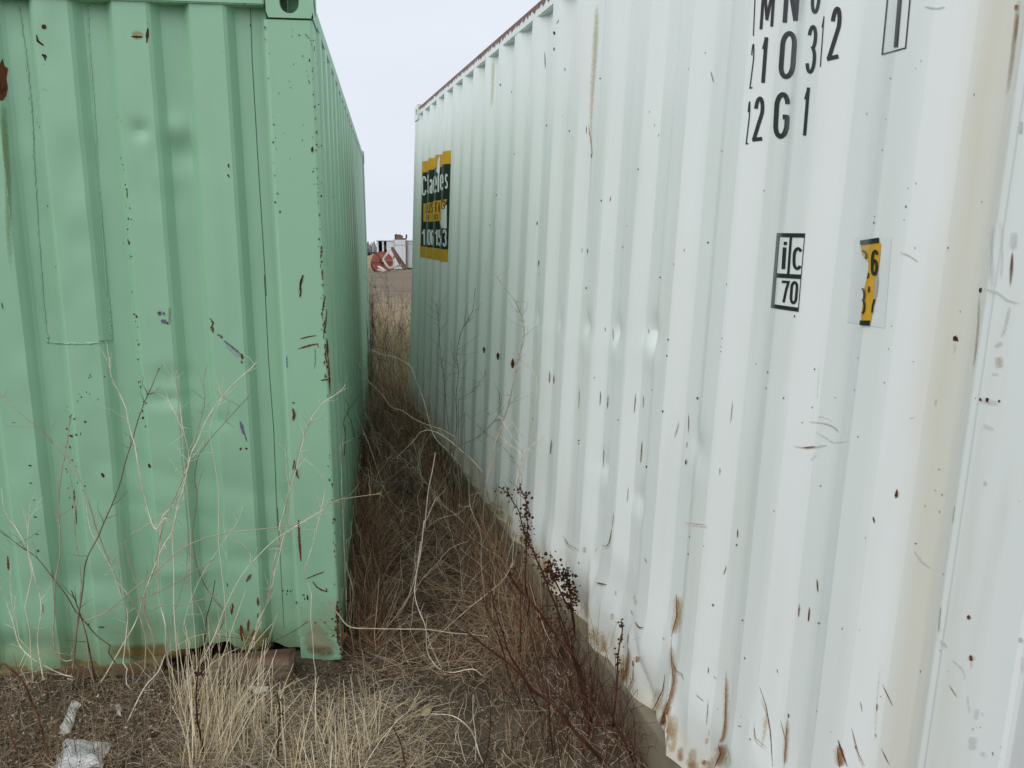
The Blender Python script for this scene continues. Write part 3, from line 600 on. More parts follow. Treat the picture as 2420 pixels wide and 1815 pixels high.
for P, w in [(((430,0),(412,90),(395,120),(362,115)),6), (((90,45),(130,110),(205,150)),4), (((655,200),(672,235)),5), (((1225,250),(1205,320)),4), (((1303,0),(1302,60)),9), (((1855,345),(1862,440)),6), (((1732,520),(1725,610)),8), (((1802,540),(1795,640)),8), (((1128,518),(1134,538)),12), (((1856,650),(1866,660)),14), (((318,372),(395,388)),10), (((590,645),(618,682),(652,686)),9), (((800,1010),(782,1120),(735,1215),(700,1280)),7), (((850,920),(878,985),(915,1005),(928,1050)),5), (((1455,1095),(1500,1230),(1530,1400),(1545,1650)),6), (((1100,960),(1098,1000)),5), (((1135,1020),(1155,1040)),3), (((1010,1145),(1070,1195)),3), (((1160,1245),(1170,1255)),14), (((1098,1180),(1085,1360)),3), (((1415,1350),(1425,1450),(1505,1520)),4), (((1300,1362),(1330,1372)),4), (((1322,1300),(1330,1300)),10), (((1655,1280),(1655,1310)),12), (((1608,1155),(1612,1160)),10), (((1948,1405),(1954,1409)),9), (((1600,1320),(1640,1480)),3), (((1998,1465),(2050,1620)),7), (((545,720),(535,800)),3), (((560,560),(575,600)),3), (((780,750),(795,770)),3), (((1575,970),(1580,1000)),3), (((470,920),(520,940)),4), (((425,990),(460,940)),6), (((520,1115),(545,1110),(575,1040),(580,950)),5), (((575,910),(578,955)),10), (((500,970),(515,990)),14)]:
    ch_.ribbon(c11(*P), w/3.2, RD if random.random() < .5 else RM, 3, taper=True)
    Lq = np.array(c11(*P)); Lq = Lq if len(Lq) > 1 else Lq; ln = np.linalg.norm(Lq[-1]-Lq[0])
    if ln > 5: st.run(Lq+np.array([.6, ln*.10]), max(4.5, w*.9), random.choice([(.50, .32, .16), (.56, .42, .26)]), .55, .35)
for P, w in [(((512,130),(505,180)),20), (((380,280),(388,315)),10), (((608,426),(622,430)),8), (((720,130),(719,142)),6), (((72,625),(76,690)),6), (((32,775),(24,850)),9), (((78,862),(90,868)),12), (((905,820),(906,845)),20), (((915,1040),(920,1072)),28), (((745,1010),(750,1022)),9), (((790,1125),(795,1132)),8), (((798,1205),(842,1270)),5), (((432,1200),(490,1320)),5), (((402,1305),(400,1345)),9), (((310,1290),(320,1350)),4), (((190,1505),(240,1650)),7), (((262,1440),(300,1580),(335,1650)),6), (((282,1535),(286,1555)),9), (((425,1550),(470,1640)),5), (((447,1588),(450,1594)),7), (((148,1460),(156,1464)),10), (((392,1470),(396,1490)),6), (((305,898),(307,906)),8), (((665,215),(667,230)),4), (((745,245),(744,262)),4), (((640,1120),(641,1140)),4), (((925,1440),(930,1452)),8), (((1035,1570),(1037,1590)),8), (((1080,1540),(1084,1550)),8), (((946,1430),(950,1440)),6), (((965,1430),(972,1440)),6), (((1005,1590),(1008,1600)),6), (((1075,1610),(1082,1614)),6), (((765,590),(762,602)),6), (((1180,192),(1186,200)),8)]:
    ch_.ribbon(c12(*P), w/(2.6 if w > 9 else 3.4), RD if random.random() < .6 else RM, 3, taper=True)
    Lq = np.array(c12(*P)); Lq = Lq if len(Lq) > 1 else Lq; ln = np.linalg.norm(Lq[-1]-Lq[0])
    if ln > 5: st.run(Lq+np.array([.6, ln*.10]), max(4.5, w*.9), random.choice([(.50, .32, .16), (.56, .42, .26)]), .55, .35)
for x, y, rx, ry in [(1408, 830, 15, 20), (1570, 1228, 9, 12), (1615, 1230, 10, 14), (1692, 1240, 8, 7), (1570, 512, 9, 16), (1540, 1220, 4, 4), (485, 1030, 4, 6), (405, 1380, 4, 4), (770, 1472, 3, 5), (470, 1280, 3, 5), (1358, 238, 5, 5), (1072, 55, 3, 4), (1142, 238, 3, 6)]:
    (X, Y), = c8((x, y)); ch_.blob(X, Y, rx/2.766, ry/2.766, RD)
for P, w in [(((1780,250),(1772,380),(1762,520)),16), (((400,1545),(460,1540),(500,1535)),10)]: st.run(c8(*P), np.array([.4, 1.2, .4])*w*1.1/2.766*1.6, RM, 1, .5)
for P, w, cl, a0, a1 in [(((1035,262),(1110,295),(1175,340)),16,TAN,.6,.7), (((1590,505),(1680,530),(1750,580),(1853,605)),20,(.50,.50,.44),.9,.9), (((1565,520),(1550,800),(1520,1060)),18,(.48,.42,.30),.7,.9), (((1700,20),(1710,300),(1700,470)),26,(.56,.58,.57),.8,.5), (((1790,120),(1785,260)),60,(.55,.56,.55),.7,.9), (((1765,600),(1735,740),(1700,840)),26,(.52,.50,.44),.8,.5), (((1720,850),(1660,890)),40,(.52,.48,.38),.5,.5), (((1690,940),(1695,1030)),60,(.52,.46,.34),.7,.6), (((1640,1060),(1700,1065)),30,(.58,.56,.50),.6,.4), (((1560,1230),(1700,1255)),40,(.58,.55,.54),.8,.7), (((1580,1395),(1670,1425)),34,(.56,.55,.48),.7,.5), (((490,1335),(560,1350),(620,1385)),14,(.55,.54,.50),.7,.5), (((420,1375),(540,1385),(610,1410),(655,1455)),16,(.45,.40,.32),.5,.9), (((480,1430),(560,1480),(620,1510),(740,1495)),14,(.52,.53,.50),.8,.6), (((330,1535),(450,1545),(590,1525)),20,(.46,.40,.32),.6,.7), (((500,1590),(450,1635)),22,(.55,.55,.53),.6,.5), (((1405,850),(1395,950)),22,(.60,.58,.46),.9,.2), (((1640,560),(1645,200),(1655,60)),30,(.58,.60,.60),.7,.4), (((1280,1220),(1275,1280)),26,(.50,.50,.46),.8,.4), (((1100,1355),(1150,1340)),14,(.52,.52,.46),.7,.5), (((520,980),(500,1240)),6,(.50,.52,.52),.3,.8)]:
    st.run(c8(*P), w*1.2/2.766, tuple(.25+x*.72 for x in cl) if min(cl) > .42 else cl, a0*.8, a1*.8)
for P, w, cl, a0, a1 in [(((885,450),(890,600),(850,750)),70,(.42,.24,.08),.9,.8), (((848,760),(848,900),(862,1060),(820,1230),(760,1370)),50,OR,.6,1), (((820,1200),(800,1290),(760,1380)),60,(.28,.11,.035),.9,.8), (((1228,985),(1225,1150),(1220,1330),(1205,1440),(1170,1500)),40,OR,.7,1), (((1180,1490),(1195,1560),(1150,1659)),90,(.30,.13,.045),1,.9), (((1225,1500),(1250,1600),(1240,1659)),50,(.5,.44,.28),.7,.5), (((545,800),(545,920),(510,1040),(480,1100)),40,OR,.6,.9), (((610,880),(608,930)),60,(.44,.26,.09),.9,.7), (((500,960),(500,1060)),40,(.32,.15,.05),.8,.7), (((1500,1270),(1490,1400),(1460,1560)),40,(.48,.38,.2),.8,.3), (((1655,1300),(1640,1480),(1630,1659)),40,OR,.6,.9), (((2000,1500),(2020,1659)),70,OR,.6,1), (((240,120),(238,175)),36,(.50,.42,.26),.8,.6), (((330,120),(310,170)),18,(.52,.50,.44),.7,.4), (((580,450),(600,540)),30,(.52,.46,.32),.7,.5), (((430,580),(432,640)),30,(.50,.42,.26),.8,.6), (((455,420),(455,470)),16,(.46,.36,.2),.8,.5), (((355,385),(358,435)),26,(.52,.38,.2),.6,.2), (((1090,1440),(1085,1500)),30,(.48,.36,.2),.7,.7), (((1110,1380),(1100,1450)),16,(.5,.44,.34),.6,.6), (((1080,1600),(1060,1640)),50,OR,.8,.9), (((640,750),(560,775)),14,(.56,.56,.52),.6,.4)]:
    st.run(c11(*P), w*1.5/2.936, (min(1, cl[0]*1.25), cl[1]*1.35, cl[2]*1.4), a0*.5, a1*.55); st.run(c11(*P), w*.6/2.936, cl, a0*.45, a1*.6)
    if cl[0] < .45 and w < 95: ch_.ribbon([(x-w*.12/2.936, y) for x, y in c11(*P)], w*.09/2.936, (.12, .045, .018), 3, taper=True)
for P, w, cl, a0, a1 in [(((205,1530),(200,1600),(205,1659)),44,OR,.6,1), (((600,460),(650,530),(720,580)),16,(.50,.50,.47),.9,.7), (((740,955),(790,1000)),26,(.50,.48,.42),.9,.8), (((805,1060),(870,1120),(885,1190)),16,(.55,.55,.52),.8,.6), (((895,1250),(910,1380)),14,(.52,.53,.52),.7,.5), (((950,1330),(945,1400)),34,(.55,.57,.58),.9,.7), (((980,1350),(978,1380)),16,(.55,.56,.56),.8,.6), (((930,1480),(925,1570)),60,(.55,.57,.58),.8,.7), (((985,1565),(980,1600)),40,(.52,.52,.52),.7,.6), (((1190,940),(1190,975)),30,(.45,.44,.38),.9,.8), (((995,80),(996,110)),26,(.52,.53,.48),.9,.8), (((755,760),(745,850),(738,930)),12,(.42,.41,.35),.9,.9), (((830,210),(815,330)),10,(.48,.44,.36),.8,.8), (((918,1075),(918,1120)),14,(.5,.42,.22),.9,.1), (((425,1040),(400,1300),(390,1550)),14,(.60,.57,.50),.4,.7), (((1200,1040),(1200,1160)),20,(.52,.40,.36),.6,.5)]:
    st.run(c12(*P), w*1.15/2.321, tuple(.25+x*.72 for x in cl) if min(cl) > .4 else cl, a0*.75, a1*.75)
# long yellowed water runs down three of the ribs, and over the post
c2 = cr_(1300, 0, 1.975)
for P, w, cl, a0, a1 in [(((222,-20),(205,220),(190,500),(185,720)),26,(.62,.56,.40),.6,.15), (((2190,-20),(2160,250),(2130,480)),30,(.45,.36,.25),.8,.35), (((2180,20),(2175,50)),26,(.26,.11,.045),1,.6), (((2185,60),(2170,200)),16,(.36,.22,.12),.9,.4), (((1740,30),(1800,40),(1855,32)),14,(.50,.52,.50),.7,.7), (((2200,560),(2195,630)),26,(.55,.57,.56),.8,.9), (((750,330),(765,390)),7,(.3,.14,.05),.9,.9), (((178,570),(195,690),(198,740)),10,(.36,.2,.08),.7,.3)]:
    st.run(c2(*P), w/1.975, cl, a0, a1, 9)
c1 = cr_(950, 0, 2.37)
st.run(c1((512, 320), (508, 480), (500, 640)), 26/2.37, (.66, .63, .48), .8, .3); st.run(c1((1100, -10), (1085, 300), (1062, 640), (1060, 900), (1040, 1500)), np.array([36, 26, 16, 10])/2.37, (.62, .56, .40), .7, .2)
for P, w in [(((800,290),(804,385)),5), (((852,175),(855,195)),13), (((853,265),(852,285)),9), (((448,858),(449,866)),10), (((915,380),(912,395)),5), (((760,1240),(755,1260)),9), (((768,1460),(766,1475)),9), (((1040,1395),(1040,1420)),6), (((1010,1390),(1008,1415)),4), (((1258,1262),(1263,1268)),8), (((1062,860),(1060,885)),5), (((1170,1100),(1166,1130)),4), (((1417,695),(1414,708)),5), (((1440,750),(1437,765)),5), (((1386,620),(1385,632)),4), (((1204,540),(1205,544)),4), (((955,765),(955,772)),5), (((1180,1290),(1184,1282)),3), (((1034,705),(1033,750)),4), (((880,112),(868,132)),4), (((1160,1415),(1160,1422)),5), (((1034,1605),(1033,1620)),6), (((768,1530),(769,1540)),4)]: ch_.ribbon(c1(*P), w/2.6, RD, 2, taper=True)
for k in range(95):                                 # scattered pin-prick chips, mostly along the rib arrises
    x = random.uniform(1150, 2350); y = random.uniform(30, 1750)
    P = SW.on(np.array([x]), np.array([y]), 0)[0]
    if not (.2 < P[0] < 5.85 and .2 < P[2] < 2.5): continue
    if random.random() < .6:
        kk = round((P[0]-WOO)/WS); P[0] = WOO+kk*WS-random.choice((0, WOUT)); 
        d = WM @ np.array([P[0], wall_white(P[0], P[2]), P[2]])+WO-CAM; cp, sp = math.cos(PITCH), math.sin(PITCH); dep = d[1]*cp-d[2]*sp; x = PW/2+F*d[0]/dep; y = PH/2-F*(d[1]*sp+d[2]*cp)/dep
    ch_.blob(x, y, random.uniform(.7, 2.0), random.uniform(1, 3.2), RD if random.random() < .6 else (.2, .14, .1), 0, .4, n=7)
for k in range(46):
    u_ = random.uniform(2.9, 5.75); L = np.array([u_, wall_white(u_, .17), .17]); h_ = random.uniform(.02, .11); pts = []
    for z_ in (.165, .165+h_*.5, .165+h_): d_ = WM @ np.array([u_+random.uniform(-.01, .01), float(wall_white(u_, z_)), z_])+WO-CAM; cp, sp = math.cos(PITCH), math.sin(PITCH); dep = d_[1]*cp-d_[2]*sp; pts.append((PW/2+F*d_[0]/dep, PH/2-F*(d_[1]*sp+d_[2]*cp)/dep))
    st.run(pts, random.uniform(14, 46), random.choice([(.46, .30, .12), (.52, .40, .2), (.34, .16, .055)]), random.uniform(.5, .8), .25)
ch_.build('rust_chips', M['chip'], white, 'stuff'); st.build('rust_stains', M['stain'], white, 'stuff')

# marks on the green end wall
d1 = cr_(0, 0, 2.37); d2 = cr_(0, 650, 2.458); d3 = cr_(0, 1200, 2.458)
gc = Film(SG, .0010); gs = Film(SG, .0007); PUR = (.15, .14, .19)
for P, w in [(((235,140),(258,160)),26), (((205,195),(212,230),(245,255)),14), (((235,305),(262,322)),18), (((250,320),(255,340)),10), (((822,125),(828,135)),5), (((828,155),(822,240)),16), (((735,205),(800,208)),12), (((1280,915),(1281,940)),9), (((1275,975),(1285,995)),10), (((712,1055),(713,1110)),6), (((728,1430),(730,1440)),12), (((722,1350),(726,1368)),8), (((690,1358),(691,1364)),8), (((1750,820),(1748,855)),12), (((1695,1540),(1680,1590),(1688,1640)),10), (((1637,166),(1638,171)),10), (((1670,196),(1682,197)),7), (((1708,190),(1722,204)),4), (((1403,135),(1404,150)),8), (((565,1243),(545,1246)),0.1), (((543,1240),(543,1246)),8), (((693,920),(694,930)),9), (((726,1160),(728,1172)),8), (((707,1150),(708,1158)),8), (((1758,940),(1758,948)),8), (((1245,288),(1246,293)),8)]:
    gc.ribbon(d1(*P), w/2.37*1.05, RD, 2.5, taper=True)
gc.blob(*d1((5, 440))[0], 17, 48, (.13, .045, .018), 0, .25); gc.blob(*d1((5, 480))[0], 12, 24, RD, 0, .3)
for P, w, c in [(((925,210),(930,235)),30,PUR), (((950,215),(955,235)),20,PUR), (((935,265),(970,275)),30,PUR), (((925,215),(928,232)),12,RD), (((965,275),(980,284)),12,RD), (((1220,250),(1240,280),(1228,300)),10,RD), (((1228,295),(1240,335)),16,RM), (((1262,345),(1290,358)),18,PUR), (((1285,355),(1292,368)),14,RM), (((1300,380),(1350,420),(1400,460)),14,PUR), (((1402,455),(1410,490)),18,RM), (((1400,495),(1408,515)),18,PUR), (((1765,0),(1745,60),(1735,100)),7,RD), (((1748,85),(1742,130)),10,RD), (((1890,120),(1872,210)),9,RD), (((1900,200),(1890,300),(1880,345)),9,RD), (((1900,370),(1905,480)),12,RD), (((1908,480),(1918,690)),11,RD), (((1862,612),(1908,605)),8,RD), (((1740,372),(1790,358),(1838,350)),7,RM), (((1733,428),(1800,408),(1850,398)),10,RM), (((1840,395),(1852,420)),8,RM), (((1830,420),(1832,500),(1825,545)),4,(.12,.16,.12)), (((1700,775),(1710,810),(1702,845)),18,RM), (((1697,742),(1712,742)),9,RD), (((1395,850),(1405,880),(1415,925)),24,PUR), (((1415,900),(1435,970)),8,PUR), (((1392,1008),(1405,1012)),22,(.1,.06,.05)), (((1425,1005),(1438,1010)),18,RD), (((865,1095),(872,1120)),20,RD), (((590,1150),(605,1175)),26,RD), (((1708,1075),(1712,1100),(1700,1130)),14,RD), (((1715,1110),(1725,1160),(1735,1180)),16,RM), (((1735,1420),(1734,1475)),12,RM), (((400,930),(425,938)),14,RM), (((405,990),(408,1010)),11,RD), (((390,765),(394,769)),13,RD), (((425,835),(440,838)),9,RD), (((70,857),(90,857)),4,RD), (((165,1105),(185,1108)),8,RD), (((170,1207),(188,1209)),8,RD), (((190,1305),(205,1308)),9,RD), (((430,1245),(430,1320)),9,RD), (((440,1340),(444,1450)),6,RD), (((1665,470),(1668,540)),5,(.02,.1,.16)), (((10,160),(18,200)),8,(.1,.12,.09))]:
    gc.ribbon(d2(*P), w/2.458*1.05, c, 2.5, taper=True)
for P, w, c in [(((1735,70),(1738,180),(1748,310)),14,RM), (((1770,415),(1885,370)),7,RM), (((1815,425),(1840,460),(1870,478),(1900,488)),10,RM), (((1895,465),(1898,490)),9,RM), (((1785,505),(1787,535)),12,RD), (((1880,550),(1884,556)),10,RD), (((1498,520),(1500,570)),16,RM), (((1350,555),(1345,620)),18,RM), (((1430,430),(1460,385)),22,(.14,.09,.09)), (((1318,435),(1325,460)),8,(.1,.06,.05)), (((1400,680),(1408,775)),26,RM), (((1445,650),(1440,715)),16,RM), (((1480,710),(1470,750)),22,RM), (((1500,610),(1495,640)),10,RM), (((45,280),(50,360)),16,(.16,.06,.02)), (((195,52),(215,55)),8,RD), (((205,152),(226,154)),8,RD), (((215,248),(228,252)),15,RD), (((572,692),(608,694)),10,(.12,.06,.03)), (((510,672),(520,680)),10,RD), (((1935,60),(1950,75)),14,RD), (((1955,560),(1965,700)),14,RM), (((1965,700),(1960,790)),12,RM), (((1925,750),(1945,735)),10,RM), (((245,560),(250,610)),14,(.3,.26,.12)), (((1985,640),(1990,860)),10,RM), (((1825,665),(1838,670)),18,(.28,.1,.04)), (((1880,662),(1895,668)),16,(.28,.1,.04))]:
    gc.ribbon(d3(*P), w/2.458*1.05, c, 2.5, taper=True)
for P, w, cl, a0, a1 in [(((740,205),(770,195),(800,215)),60,(.42,.36,.16),.8,.7), (((15,540),(30,800),(45,1000),(50,1300),(70,1600)),50,(.24,.33,.15),.9,.3), (((150,360),(155,420)),16,(.40,.28,.12),.8,.6), (((510,395),(516,450)),12,(.38,.30,.14),.7,.6), (((1590,95),(1592,108)),30,(.2,.08,.03),1,.8), (((1545,85),(1640,85)),14,(.2,.08,.03),.8,.8)]:
    gs.run(d1(*P), w/2.37, cl, a0, a1)
for P, w, cl, a0, a1 in [(((985,180),(985,300)),22,(.30,.33,.14),.7,.5), (((1310,400),(1400,480)),40,(.36,.52,.42),.7,.8), (((1908,400),(1915,680)),30,(.30,.26,.12),.6,.6)]: gs.run(d2(*P), w/2.458, cl, a0, a1)
for P, w, cl, a0, a1 in [(((600,830),(800,840),(960,830),(1110,820)),110,(.24,.17,.06),.8,.9), (((1340,760),(1480,770),(1600,750)),160,(.26,.24,.10),.9,.7), (((0,985),(200,985),(420,985)),70,(.42,.40,.20),.8,.8), (((1780,720),(1850,780),(1930,880)),190,(.36,.36,.22),.9,.8), (((430,900),(480,905)),60,(.32,.18,.05),.9,.8), (((1770,820),(1950,840)),60,(.27,.14,.05),.5,.7)]: gs.run(d3(*P), w/2.458, cl, a0, a1)
def chips_line(P, n, sx, r0, r1, crop):
    P = np.array(crop(*P)); L = np.linspace(0, 1, len(P))
    for q in RNG.random(n):
        x = np.interp(q, L, P[:, 0])+RNG.normal()*sx; y = np.interp(q, L, P[:, 1]); gc.blob(x, y, random.uniform(r0, r1), random.uniform(r0, r1*1.6), RD if random.random() < .75 else (.12, .16, .12), 0, .4, n=8)
chips_line(((660,650),(700,1000),(745,1650)), 15, 3.5, .8, 2.4, d1); chips_line(((765,0),(800,500),(845,900)), 16, 3.5, .8, 2.6, d2); chips_line(((1490,120),(1510,600),(1560,1250)), 12, 4, .7, 2, d1)
chips_line(((1730,100),(1770,700),(1800,1300)), 26, 10, .6, 2.2, d1); chips_line(((545,560),(460,740),(430,960)), 16, 18, .8, 2.4, d2); chips_line(((400,1050),(430,1350)), 16, 12, .8, 2, d2); chips_line(((1610,200),(1680,1200)), 22, 36, .5, 1.5, d1); chips_line(((200,200),(300,1500)), 10, 14, .6, 1.4, d1)
chips_line(((1700,470),(1790,560)), 10, 16, .8, 2, d3); chips_line(((1960,580),(1975,860)), 22, 6, .8, 2.6, d3); chips_line(((1475,60),(1640,85)), 14, 6, .7, 2, d1)
gc.ribbon(d1((1403,40),(1412,330),(1445,900),(1470,1300),(1492,1659)), 1.6, (.05, .10, .07)); gc.ribbon(d2((1535,0),(1560,500),(1590,900),(1612,1475)), 1.4, (.05, .10, .07)); gc.ribbon(d3((1612,0),(1650,700)), 1.2, (.06, .11, .08))
gc.ribbon(d2((280,390),(330,398),(400,397),(470,396),(560,394),(590,384),(650,382)), 2.4, (.07, .13, .09))
for y0, y1, n_, r1 in ((60, 520, 14, 1.8), (560, 900, 46, 3.4), (900, 1400, 22, 2.2), (1400, 1560, 26, 3.0)):
    for q in RNG.uniform(y0, y1, n_): gc.blob(np.interp(q, [46, 1562], [737, 806])-abs(RNG.normal())*4-.8, q, RNG.uniform(.6, r1*.7), RNG.uniform(1, r1*2.2), RD if RNG.random() < .6 else RM, 0, .45, n=9)
gc.build('rust_chips', M['chip'], green, 'stuff'); gs.build('rust_stains', M['stain'], green, 'stuff')
def bead(P, r, crop):                                 # lumpy weld bead on the sheet
    P = smooth_line(np.array(crop(*P)), 26); P = P+RNG.normal(size=P.shape)*.7; L = SG.on(P[:, 0], P[:, 1], .0005)
    MB().tube(L, r*(.55+.7*RNG.random(len(L))), 6).build('weld_bead', M['green'], green, True)
bead(((108,40),(150,350),(180,650),(190,900),(215,1300),(240,1659)), .0035, d1); bead(((240,0),(262,250),(280,390)), .0035, d2); bead(((490,30),(505,300),(530,620),(545,900),(565,1200),(600,1659)), .0032, d1); bead(((612,0),(635,200),(650,380)), .0032, d2)
bead(((280,392),(400,398),(560,394),(650,383)), .003, d2)

# ------------------------------------------------------------------ far yard: skid cabin, cable reel, frame, wagon, wood
M['cabin_white'] = paint('cabin_paint', (.66, .72, .76), (.42, .30, .2), .5, .30, None, .6)
M['cabin_cream'] = paint('cabin_frame_paint', (.60, .55, .43), (.3, .18, .1), .6, .36, None, .7)
M['dark'] = plain('dark_inside', (.02, .02, .02), .9, .3, 4, 0); M['reel_red'] = plain('faded_red_paint', (.27, .062, .042), .7, .55, 3); M['steel_brown'] = plain('weathered_steel', (.13, .075, .05), .8, .5, 4)
M['old_white'] = plain('chalky_white_paint', (.52, .47, .43), .8, .45, 3); M['charcoal'] = plain('charcoal_paint_and_shade', (.03, .03, .032), .7, .4, 2)
c4 = cr_(840, 480, 6.38)
def w4(x, y, Y): (p,) = c4((x, y)); return at(p[0], p[1], Y)
YC = 63.0
O = w4(330, 950, YC); O[2] = zground(O[0], YC)
cab = thing('skid_cabin', 'white steel skid cabin with open dark bays, in the yard between the containers', 'cabin', Matrix.Translation(O))
def cpt(x, y, Y=YC): return w4(x, y, Y)-O
px2m = lambda a: (w4(a, 950, YC)-O)[0]
ztop = cpt(400, 556)[2]; D = 2.3
def cbox(name, x0, x1, z0, z1, y0, y1, mat, par=cab, bev=.01): return MB().box((px2m(x0), y0, z0), (px2m(x1), y1, z1), bev).build(name, mat, par)
cbox('skid_beam', 325, 1010, 0, .12, 0, .14, M['steel_brown']); cbox('skid_beam', 325, 1010, 0, .12, D-.14, D, M['steel_brown'])
cbox('floor_plate', 328, 1005, .12, .17, .02, D-.02, M['steel_brown'])
for a, b in ((330, 355), (410, 436)): cbox('post', a, b, .17, ztop-.08, 0, .12, M['cabin_white'])
cbox('back_wall', 332, 1000, .17, ztop-.08, D-.06, D, M['charcoal']); cbox('side_wall', 330, 345, .17, ztop-.09, .125, D-.065, M['charcoal'])  # walls coloured near black to stand for the shade inside the open bays
cbox('wall_panel', 476, 592, .17, ztop-.08, .01, .07, M['cabin_white']); cbox('roof', 322, 1010, ztop-.075, ztop, -.06, D+.06, M['cabin_white'])
dr = cbox('cabinet', 605, 766, .10, ztop+.02, -.30, -.065, M['cabin_white'])
cbox('cabinet_frame', 590, 604, .05, ztop+.04, -.31, -.065, M['cabin_cream'], dr); cbox('cabinet_frame', 767, 786, .05, ztop+.04, -.33, -.065, M['cabin_cream'], dr)
cbox('cabinet_shelf', 605, 766, cpt(650, 632)[2]-.012, cpt(650, 632)[2]+.012, -.312, -.301, M['steel_brown'], dr)
cbox('wall_panel', 788, 1000, .17, ztop-.08, .01, .07, M['cabin_white']); cbox('wall_rib', 788, 1000, cpt(800, 612)[2]-.02, cpt(800, 612)[2]+.02, -.03, .009, M['cabin_cream'])
P = [cpt(770, 560)+(0, -.36, 0), cpt(778, 700)+(0, -.36, 0), cpt(774, 850)+(0, -.36, 0), cpt(778, 945)+(0, -.36, 0)]; MB().tube(P, .03, 8).build('drain_pipe', M['rust'], cab, True)
EO = np.array([w4(660, 535, YC+.9)[0], YC+.9, O[2]+ztop])
eng = thing('exhaust_engine', 'rusty round engine with upturned elbow pipe on the cabin roof', 'engine', Matrix.Translation(EO))
bm = bmesh.new(); bmesh.ops.create_icosphere(bm, subdivisions=3, radius=1)
for v_ in bm.verts:
    n_ = float(vnoise(v_.co.x*3+9, v_.co.z*3+5, 4)); v_.co = Vector((v_.co.x*.29, v_.co.y*.25, max(v_.co.z, -.55)*.30+.17))*(1+.25*(n_-.5))
me = bpy.data.meshes.new('engine_body'); bm.to_mesh(me); bm.free(); me.materials.append(M['steel_brown']); eb = bpy.data.objects.new('engine_body', me); COL.objects.link(eb); eb.parent = eng
MB().tube([(-.27, -.1, .0), (-.27, -.1, .36), (-.18, -.1, .44)], .07, 8).build('intake', M['rust'], eng, True)
MB().tube(smooth_line([(.22, 0, .09), (.40, 0, .07), (.52, 0, .10), (.56, 0, .22), (.56, 0, .42)], 5), .062, 10).build('elbow_pipe', M['charcoal'], eng, True)
YR = 56.0
RO = w4(410, 1000, YR); RO[2] = zground(RO[0], YR)
reel = thing('cable_reel', 'faded red steel cable reel lying before the white cabin', 'reel', Matrix.Translation(RO) @ Matrix.Rotation(math.radians(14), 4, 'Z') @ Matrix.Rotation(math.radians(-14), 4, 'X'))
def flange(y, r, mat):
    n = 40; th = np.arange(n)*2*math.pi/n; V = []; 
    for yy in (y-.02, y+.02):
        for rr in (r, r*.93, r*.25): V += [(rr*math.cos(a), yy+(.015 if rr > r*.9 and rr < r else 0)*(1 if yy > y else -1)*-1, .72+rr*math.sin(a)) for a in th]
    Fc = []
    for s_ in (0, 3):
        for k in (0, 1): Fc += [((s_+k)*n+i, (s_+k)*n+(i+1) % n, (s_+k+1)*n+(i+1) % n, (s_+k+1)*n+i) for i in range(n)]
    Fc += [(i, (i+1) % n, 3*n+(i+1) % n, 3*n+i) for i in range(n)]+[(2*n+i, 2*n+(i+1) % n, 5*n+(i+1) % n, 5*n+i) for i in range(n)]
    return mesh('flange', V, Fc, mat, reel)
f1 = flange(0, .74, M['reel_red']); flange(.62, .74, M['charcoal'])
for a in range(6): V, Fc = beam((.2*math.cos(a*1.047), -.035, .72+.2*math.sin(a*1.047)), (.68*math.cos(a*1.047), -.035, .72+.68*math.sin(a*1.047)), .07, .05, (0, 1, 0)); mesh('spoke', V, Fc, M['steel_brown'], f1)
MB().tube([(0, .03, .72), (0, .60, .72)], .30, 20).build('drum', M['steel_brown'], reel, True); MB().tube([(0, -.10, .72), (0, .72, .72)], .07, 12).build('axle', M['rust'], reel, True)
YF = 53.0; FOo = w4(560, 985, YF); FOo[2] = zground(FOo[0], YF)
fr = thing('steel_frame', 'leaning open frame of brown and white beams, right of the red reel', 'frame', Matrix.Translation(FOo))
q4 = lambda x, y, dy=0: w4(x, y, YF+dy)-FOo
for a, b, w, mt in [((540, 668, .5), (415, 850, .2), .13, 'old_white'), ((415, 850, .2), (497, 975, 0), .12, 'old_white'), ((497, 978, 0), (692, 940, .3), .15, 'old_white'), ((540, 668, .5), (690, 945, .3), .16, 'steel_brown'), ((556, 672, .9), (775, 990, .5), .15, 'steel_brown'), ((700, 935, .3), (748, 995, .2), .2, 'steel_brown'), ((590, 790, .4), (560, 840, .4), .07, 'steel_brown'), ((440, 640, 1.4), (480, 730, 1.2), .04, 'rust')]:
    V, Fc = beam(q4(*a), q4(*b), w, w*.7, (0, 1, .02)); mesh('beam', V, Fc, M[mt], fr)
for i, (a, b, w, lab) in enumerate([((350, 955), (455, 1022), .22, 'upper of two whitish boards lying before the red reel'), ((335, 1000), (440, 1028), .16, 'lower of two whitish boards lying before the red reel')]):
    A = w4(*a, 51.5-i*.8); B = w4(*b, 51.2-i*.8); V, Fc = beam(A, B, w, .06); tag(mesh('board', V, Fc, M['old_white']), lab, 'board', 'boards by the reel')
YT = 240.0
WO_ = w4(262, 802, YT); WO_[2] = zground(WO_[0], YT)
wag = thing('flat_wagon', 'low black wagon far off below the grey trees', 'wagon', Matrix.Translation(WO_))
zt = (w4(262, 758, YT)-WO_)[2]
MB().box((-9, -1.4, .9), (9, 1.4, zt), .05).build('wagon_body', M['charcoal'], wag); MB().box((-9.1, -1.5, zt), (9.1, 1.5, zt+.12), .03).build('wagon_roof', M['steel_brown'], wag)
for x in (-7, -5, -1.2, 1.2, 5, 7):
    MB().tube([(x, -1.25, .45), (x, -1.05, .45)], .45, 16).build('wheel', M['dark'], wag); MB().tube([(x, 1.05, .45), (x, 1.25, .45)], .45, 16).build('wheel', M['dark'], wag)

